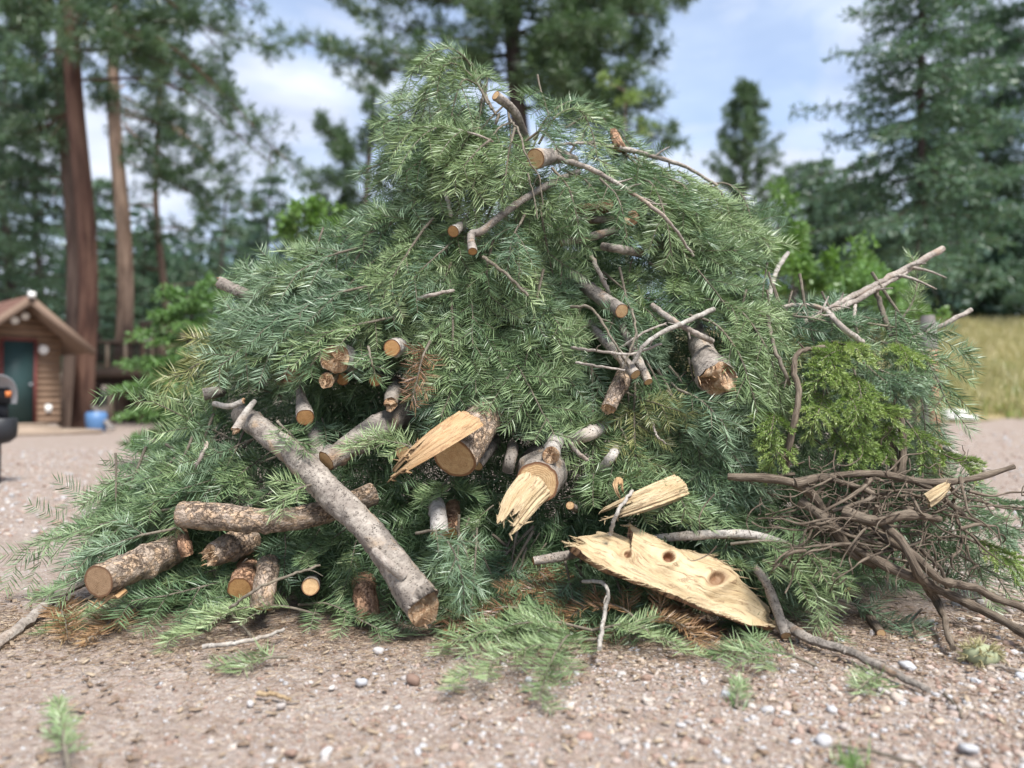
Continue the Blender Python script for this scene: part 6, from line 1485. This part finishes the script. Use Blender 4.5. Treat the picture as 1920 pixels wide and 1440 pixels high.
hero('pale bough lying behind the frontmost one', [(1110, 1205, .05), (1030, 1215, .10), (930, 1225, .09), (830, 1235, .05)], .18, 'needle_pale', .10, nl=.064, **GB)
hero('green side of the frontmost bough, tips to the viewer', [(1090, 1215, .05), (1060, 1250, .10), (1030, 1290, .07), (1010, 1330, .03)], .13, 'needle_pale', .1, nl=.06, **GB)
hero('large pale bough on the gravel at lower left', [(600, 1180, .06), (520, 1185, .11), (420, 1195, .10), (320, 1215, .04)], .20, 'needle_pale', .1, nl=.064, **GB)
hero('upright sprig on the lower left ground bough', [(470, 1200, .02), (420, 1165, .08), (395, 1135, .18), (385, 1100, .28)], .13, 'needle_pale', .1, **GB)
hero('darker bough at the foot of the orange stripped block', [(560, 1160, .06), (620, 1175, .09), (690, 1195, .06), (740, 1205, .03)], .19, 'needle', .1, **GB)
hero('short flat sprig below the lower left ground bough', [(540, 1245, .03), (480, 1250, .03), (400, 1258, .02)], .09, 'needle_pale', .1, second=False, **GB)
hero('small flat pale bough on the gravel below the plank', [(1530, 1262, .03), (1480, 1258, .06), (1420, 1245, .06), (1365, 1230, .03)], .18, 'needle_pale', .1, **GB)
hero('small sprig in the gravel under the long bent branch', [(1660, 1275, .02), (1630, 1290, .03), (1610, 1302, .02)], .06, 'needle_pale', .1, second=False, **GB)
hero('single blurred sprig on the gravel at the bottom left', [(128, 1470, .04), (118, 1420, .06), (112, 1375, .06), (110, 1345, .05)], .055, 'needle_pale', .05, second=False, nl=.035, **GB)
hero('half brown bough on the ground near the corner pole', [(300, 1160, .04), (230, 1170, .07), (150, 1185, .06), (90, 1195, .03)], .14, 'needle_pale', .1, **GB)
hero('rust-brown sprig on the ground near the corner pole', [(105, 1150, .05), (120, 1185, .06), (125, 1215, .03)], .08, 'needle_dead', .1, second=False, **GB)
hero('straw-brown sprig beside the half brown bough', [(230, 1165, .05), (200, 1195, .05), (160, 1215, .03)], .09, 'needle_dead', .1, second=False, **GB)
hero('red-brown dead bough at the pile foot right of the slanting log', [(990, 1160, .06), (930, 1170, .10), (870, 1185, .08), (830, 1195, .04)], .15, 'needle_dead', .1, **GB)
hero('red-brown dead bough under the plank', [(1120, 1170, .06), (1060, 1165, .10), (1000, 1170, .08), (960, 1185, .04)], .15, 'needle_dead', .1, **GB)
hero('dead bough mixed with green under the plank middle', [(1150, 1160, .06), (1210, 1170, .10), (1270, 1185, .07), (1310, 1200, .04)], .16, 'needle_dead', .1, **GB)
hero('pale green bough over the dead bough under the plank', [(1110, 1205, .05), (1180, 1215, .09), (1240, 1225, .06), (1300, 1235, .03)], .12, 'needle_pale', .1, **GB)
hero('green bough at the foot left of the bent hanging twig', [(1000, 1120, .10), (960, 1130, .18), (920, 1145, .16), (890, 1165, .1)], .16, 'needle_pale', .1, **GB)
hero('green bough under the left end of the plank', [(1160, 1120, .10), (1120, 1130, .18), (1060, 1140, .16), (1010, 1155, .1)], .18, 'needle', .1, **GB)
hero('rust-brown dead spray lying in front of the plank left end', [(1010, 1195, .07), (960, 1196, .12), (900, 1200, .10), (845, 1212, .05)], .13, 'needle_dead', .1, **GB)
hero('rust-brown dead spray under the bent hanging twig', [(1210, 1205, .06), (1160, 1195, .12), (1110, 1190, .12), (1060, 1196, .07)], .12, 'needle_dead', .1, **GB)
hero('half dead spray at the right of the bent hanging twig', [(1190, 1210, .05), (1235, 1205, .10), (1280, 1210, .08), (1320, 1222, .03)], .12, 'needle_dead', .1, **GB)
hero('tiny green sprig in the gravel below the small flat bough', [(1380, 1330, .01), (1385, 1318, .04), (1392, 1305, .05)], .04, 'needle_pale', .0, second=False, nl=.035, **GB)

# --- junipers
JP = dict(style='scale', nl=.022, w=.0032, per=5, ds=.0055, gap=.030, ang=36, name='juniper_bough', group='juniper boughs of the right side', hang=.08, stem_r=.005)
JL = [('at the top of the juniper clump', [(1560, 640, -.05), (1600, 655, -.16), (1640, 690, -.2)], 0), ('in the upper middle of the juniper clump', [(1540, 650, -.08), (1560, 690, -.2), (1590, 740, -.24)], 0),
 ('pointing left from the juniper clump', [(1580, 690, -.1), (1540, 700, -.2), (1515, 740, -.22)], 0), ('hanging left beside the crooked juniper branch', [(1545, 730, -.12), (1525, 775, -.22), (1515, 820, -.2)], 0),
 ('at the heart of the juniper clump', [(1600, 690, -.12), (1610, 745, -.24), (1630, 800, -.24)], 0), ('drooping below the heart of the juniper clump', [(1570, 760, -.14), (1600, 810, -.24), (1640, 850, -.24)], 0),
 ('lowest of the juniper clump, pointing at the roots', [(1560, 800, -.12), (1590, 850, -.22), (1610, 890, -.2)], 0), ('with grey-green tips right of the juniper heart', [(1640, 690, -.1), (1680, 710, -.2), (1730, 730, -.2)], 1),
 ('with grey-green tips below the right bare branch', [(1620, 680, -.08), (1660, 720, -.2), (1700, 760, -.22)], 1), ('right of the right juniper stem', [(1700, 790, -.08), (1720, 830, -.14), (1735, 875, -.12)], 0),
 ('yellow-tipped below the draped right boughs', [(1680, 640, -.06), (1690, 670, -.16), (1695, 710, -.18)], 0), ('low and bright above the root branch', [(1650, 820, -.1), (1620, 850, -.2), (1600, 880, -.22)], 0),
 ('far right above the root branch tip', [(1740, 840, .0), (1790, 865, -.06), (1830, 890, -.06)], 0), ('low at the far right beyond the roots', [(1800, 960, .02), (1850, 990, -.06), (1900, 1020, -.08)], 1),
 ('at the right edge beyond the roots', [(1820, 1000, .02), (1870, 1040, -.06), (1920, 1070, -.08)], 0), ('right edge low, mixed with twigs', [(1840, 930, .05), (1890, 950, .0), (1930, 985, .0)], 1),
 ('left of the crooked juniper branch, low', [(1455, 760, -.04), (1440, 800, -.12), (1430, 850, -.12)], 0), ('beside the crooked juniper branch foot', [(1460, 800, -.06), (1450, 850, -.14), (1440, 890, -.1)], 0),
 ('between the two dark juniper stems', [(1640, 780, -.05), (1655, 815, -.12), (1660, 850, -.14)], 0), ('spreading at the upper left of the juniper clump', [(1600, 650, -.04), (1550, 665, -.14), (1520, 690, -.16)], 0),
 ('spreading right at the juniper middle', [(1610, 760, -.10), (1650, 770, -.22), (1690, 800, -.22)], 0), ('bright and drooping in front of the juniper heart', [(1580, 720, -.18), (1600, 770, -.28), (1600, 820, -.28)], 0)]
for tail, pts, blue in JL:
    pts = [(u + (6 if k == 1 else 0), v, d - (.09 if k == 1 else .05 if k == 2 else 0)) for k, (u, v, d) in enumerate(pts)]
    hero(('grey-green' if blue else 'yellow-green') + ' juniper bough ' + tail, pts, .15, 'juniper_blue' if blue else 'juniper', **JP)
for tail, pts in [('low bluish bough at the far right under the root tips', [(1760, 940, .05), (1820, 960, .0), (1890, 985, .0), (1930, 1000, .0)]), ('dark bough at the right edge near the ground', [(1800, 1040, .02), (1850, 1070, -.04), (1910, 1090, -.05)]), ('bough sloping right beneath the pale right rim branch', [(1750, 880, .05), (1810, 905, .0), (1870, 930, .0)]), ('bough behind the juniper at the right rim', [(1690, 760, .08), (1730, 820, .05), (1745, 890, .05)])]:
    hero(tail, pts, .18, 'needle', .2, group='boughs of the right flank')

# --- the covering layer: up to about 220 boughs, nearest the surface
r = np.random.default_rng(77)
cells = []
step = 66
for gv in np.arange(225, 1190, step * .78):
    for gu in np.arange(60, 1920, step):
        u, v = gu + r.uniform(-.5, .5) * step, gv + r.uniform(-.5, .5) * step
        a, b = edges(v)
        if a + 20 < u < b - 20 and not (u > 1450 and v > 640 and v < 900 and r.random() < .8) and not (u > 1500 and v > 880): cells.append((u, v))
r.shuffle(cells)
cells = cells + [(u + r.normal(0, 30), v + r.normal(0, 24)) for k in range(3) for u, v in cells]
LAB = {}
count = 0
for (u, v) in cells:
    if count >= 225: break
    got = try_place(u, v, r, -.02)
    if got is None: continue
    vi, base, B, px, d = got; vr = VAR[vi]
    mat = str(r.choice(['needle', 'needle_blue', 'needle_pale', 'needle_olive'], p=[.52, .22, .24, .02]))
    if v > 1120 and r.random() < .12: mat = 'needle_dead'
    q = Matrix(B.tolist()).to_quaternion()
    w_, nm = where(px[3])
    lab = f"{TONE[mat]} fir bough {heading(px[6] - px[0])}, {w_}"
    LAB.setdefault(lab, []).append(bough_obj('fir_bough', lab, base, vr['wood'], vr['ndl'], mat, q, float(r.uniform(.78, 1.15)), group='fir boughs covering the pile face'))
    count += 1
for lab, os_ in LAB.items():
    if len(os_) > 1:                                      # tell look-alikes apart by height in the heap
        os_.sort(key=lambda o: -o.location.z)
        for o, wd in zip(os_, ('upper' if len(os_) == 2 else 'highest', 'lower' if len(os_) == 2 else 'second highest', 'third highest', 'fourth highest', 'fifth highest', 'sixth highest')):
            o['label'] = lab + ', ' + wd
# --- short sprigs, mostly tips turned to the viewer, between the logs
SPR = []
for k in range(9):
    rr = np.random.default_rng(500 + k); L = rr.uniform(.15, .26)
    wd, V, T, Q, tn = gen_bough(500 + k, local_spine(L, rr.uniform(-.1, .25), rr.normal(0, .08)), (0, 0, 1), side_len=.10 * rr.uniform(.7, 1.2), ang=rr.uniform(42, 55), nl=rr.uniform(.050, .060), hang=.1, stem_r=.0035, bare=.05, gap=.075, second=False, per=4)
    SPR.append(dict(L=L, wood=wd.mesh('stem'), ndl=mesh('needles', V, T, Q, attrs={'tint': tn}, smooth=False)))
cells = []
for gv in np.arange(420, 1180, 40):
    for gu in np.arange(70, 1900, 48):
        u, v = gu + r.uniform(-.5, .5) * 48, gv + r.uniform(-.5, .5) * 40; a, b = edges(v)
        if a + 30 < u < b - 30 and not (u > 1470 and v > 640) and (v > 700 or r.random() < .3): cells.append((u, v))
r.shuffle(cells); LAB = {}; n_s = 0
for (u, v) in cells:
    if n_s >= 215: break
    for k in range(5):
        sv = SPR[int(r.integers(len(SPR)))]; a = math.atan2(*flow(u, v)[::-1]) + r.normal(0, .9); tow = abs(r.normal(.9, .45))
        d = nrm(np.array((math.cos(a), -tow, -math.sin(a)))); B = basis(d, np.array((0, -.3, .95)) + r.normal(0, .3, 3))
        base = PS(u, v, r.uniform(-.01, .07)) - d * sv['L'] * .6
        pts = base + d * np.linspace(.2, 1.1, 4)[:, None] * sv['L']; pts = np.vstack((pts, pts[1] + B[:, 1] * .07, pts[1] - B[:, 1] * .07)); px = proj(pts)
        if pts[:, 2].min() < .03 or near_keep(px, .85) or any(np.hypot((px[2][0] - hu) / hr, (px[2][1] - hv) / hr2) < .9 for hu, hv, hr, hr2 in [(670, 742, 100, 32)]): continue
        mat = str(r.choice(['needle', 'needle_blue', 'needle_pale'], p=[.5, .25, .25]))
        w_, nm = where(px[2]); lab = f"{TONE[mat]} sprig {w_}"
        LAB.setdefault(lab, []).append(bough_obj('fir_sprig', lab, base, sv['wood'], sv['ndl'], mat, Matrix(B.tolist()).to_quaternion(), float(r.uniform(.9, 1.15)), group='fir sprigs between the logs', cat='sprig')); n_s += 1
        break
for lab, os_ in LAB.items():
    if len(os_) > 1:
        os_.sort(key=lambda o: -o.location.z)
        nm_ = ['highest', 'second highest', 'third highest', 'fourth highest', 'fifth highest', 'sixth highest', 'seventh highest', 'eighth highest']
        for o, wd in zip(os_, nm_): o['label'] = lab + ', ' + wd
# --- the mass underneath: one tangle nobody could count
def tangle():
    mb = MB(); wmb = MB(); r = np.random.default_rng(88)
    def put(u, v, layer, sc=1.0):
        vi = int(r.integers(len(VAR)))
        while v < 450 and VAR[vi]['L'] > .46: vi = int(r.integers(len(VAR)))
        vr = VAR[vi]; f2 = flow(u, v); a = math.atan2(f2[1], f2[0]) + r.normal(0, .8)
        d = nrm(np.array((math.cos(a), -r.normal(.35, .4), -math.sin(a)))); B = basis(d, np.array((0, -.7, .6)) + r.normal(0, .4, 3))
        base = PS(u, v, layer) - d * vr['L'] * .5
        V2, T2, Q2, t2 = vr['low']; V = V2 * sc @ B.T + base
        if V[:, 2].min() < .01: V = V + np.array((0, 0, min(.01 - V[:, 2].min(), .3))); V[:, 2] = np.maximum(V[:, 2], .008)
        mb.add(V, T2, Q2, tint=t2)
        return True
    hero_px = [p for p, rad in KEEP]
    n = 0
    for layer, st in ((.24, 80), (.34, 78), (.45, 82), (.65, 98), (.9, 120), (1.2, 145)):
        for gv in np.arange(215, 1190, st):
            for gu in np.arange(60, 1920, st):
                u, v = gu + r.uniform(-.5, .5) * st, gv + r.uniform(-.5, .5) * st; a, b = edges(v)
                ins = (30 if v > 420 else 55) + layer * (120 if v > 420 else 70)
                if v < 330 and (layer > .7 or (915 < u < 1010 and v < 262)): continue
                if not (a + ins < u < b - ins): continue
                if layer < .2 and near_keep(np.array([(u, v)]), .9): continue
                if layer < .4 and any(np.hypot((u - hu) / hr, (v - hv) / hr2) < 1 for hu, hv, hr, hr2 in HOLES): continue
                put(u, v, layer); n += 1
    for hu, hv, hr, hr2 in HOLES:
        for k in range(36): put(hu + r.uniform(-1, 1) * hr, hv + r.uniform(-1, 1) * hr2, r.uniform(.5, 1.2))
    return mb.mesh('bough_tangle', False)
tag(ob('bough_tangle', tangle(), M['needle'], kind='stuff'), 'dark tangled mass of fir boughs inside the pile', 'boughs')

# --- cholla piece, grass tufts, cone
def cholla():
    p = G(1840, 1243); o = thing('cactus_piece', 'spiny pale green cactus piece lying on the gravel at right', 'cactus', tuple(p))
    Rr = .052; V, T = ICO2; V = V * (Rr * 1.1, Rr * .9, Rr * .72) + (0, 0, Rr * .62); V = V * (1 + .06 * np.random.default_rng(1).normal(size=(len(V), 1)))
    ob('body', mesh('body', V, T), plain('cactus_skin', (0.26, 0.28, 0.17), .8, .2, .2), o)
    s = MB(); rr = np.random.default_rng(2); c = np.array((0, 0, Rr * .62))
    for q in nrm(rr.normal(size=(60, 3))):
        if q[2] < -.5: continue
        b_ = c + q * (Rr * 1.05, Rr * .88, Rr * .70)
        for j in range(7):
            e = b_ + nrm(q + rr.normal(0, .5, 3)) * rr.uniform(.016, .032); s.tube(np.array((b_, e)), (.0018, .0008), 4, cap=False, tint=rr.uniform(.3, 1))
    ob('spines', s.mesh('spines'), M['grass_dry'], o, kind='stuff')
cholla()
for (u, v, n_, h, lab, mat) in [(1385, 1322, 26, .06, 'tiny grass tuft growing in the gravel below the plank', 'leaf_mid'), (1600, 1432, 60, .05, 'mossy green tuft at the bottom edge of the gravel', 'leaf_mid')]:
    p = G(u, v); b = np.column_stack((R.normal(0, .018, n_), R.normal(0, .014, n_), np.zeros(n_))); d = np.column_stack((R.normal(0, .5, n_), R.normal(0, .5, n_), np.ones(n_)))
    V, T, Q = blade_quads(b, d, R.uniform(.6, 1.1, n_) * h, .0035, R.normal(0, .3, (n_, 3)))
    o = ob('grass_tuft', mesh('grass_tuft', V, T, Q, attrs={'tint': np.repeat(R.random(n_), 5)}), M[mat]); o.location = p; tag(o, lab, 'grass')
print('boughs placed', count, 'objects', len(bpy.data.objects))
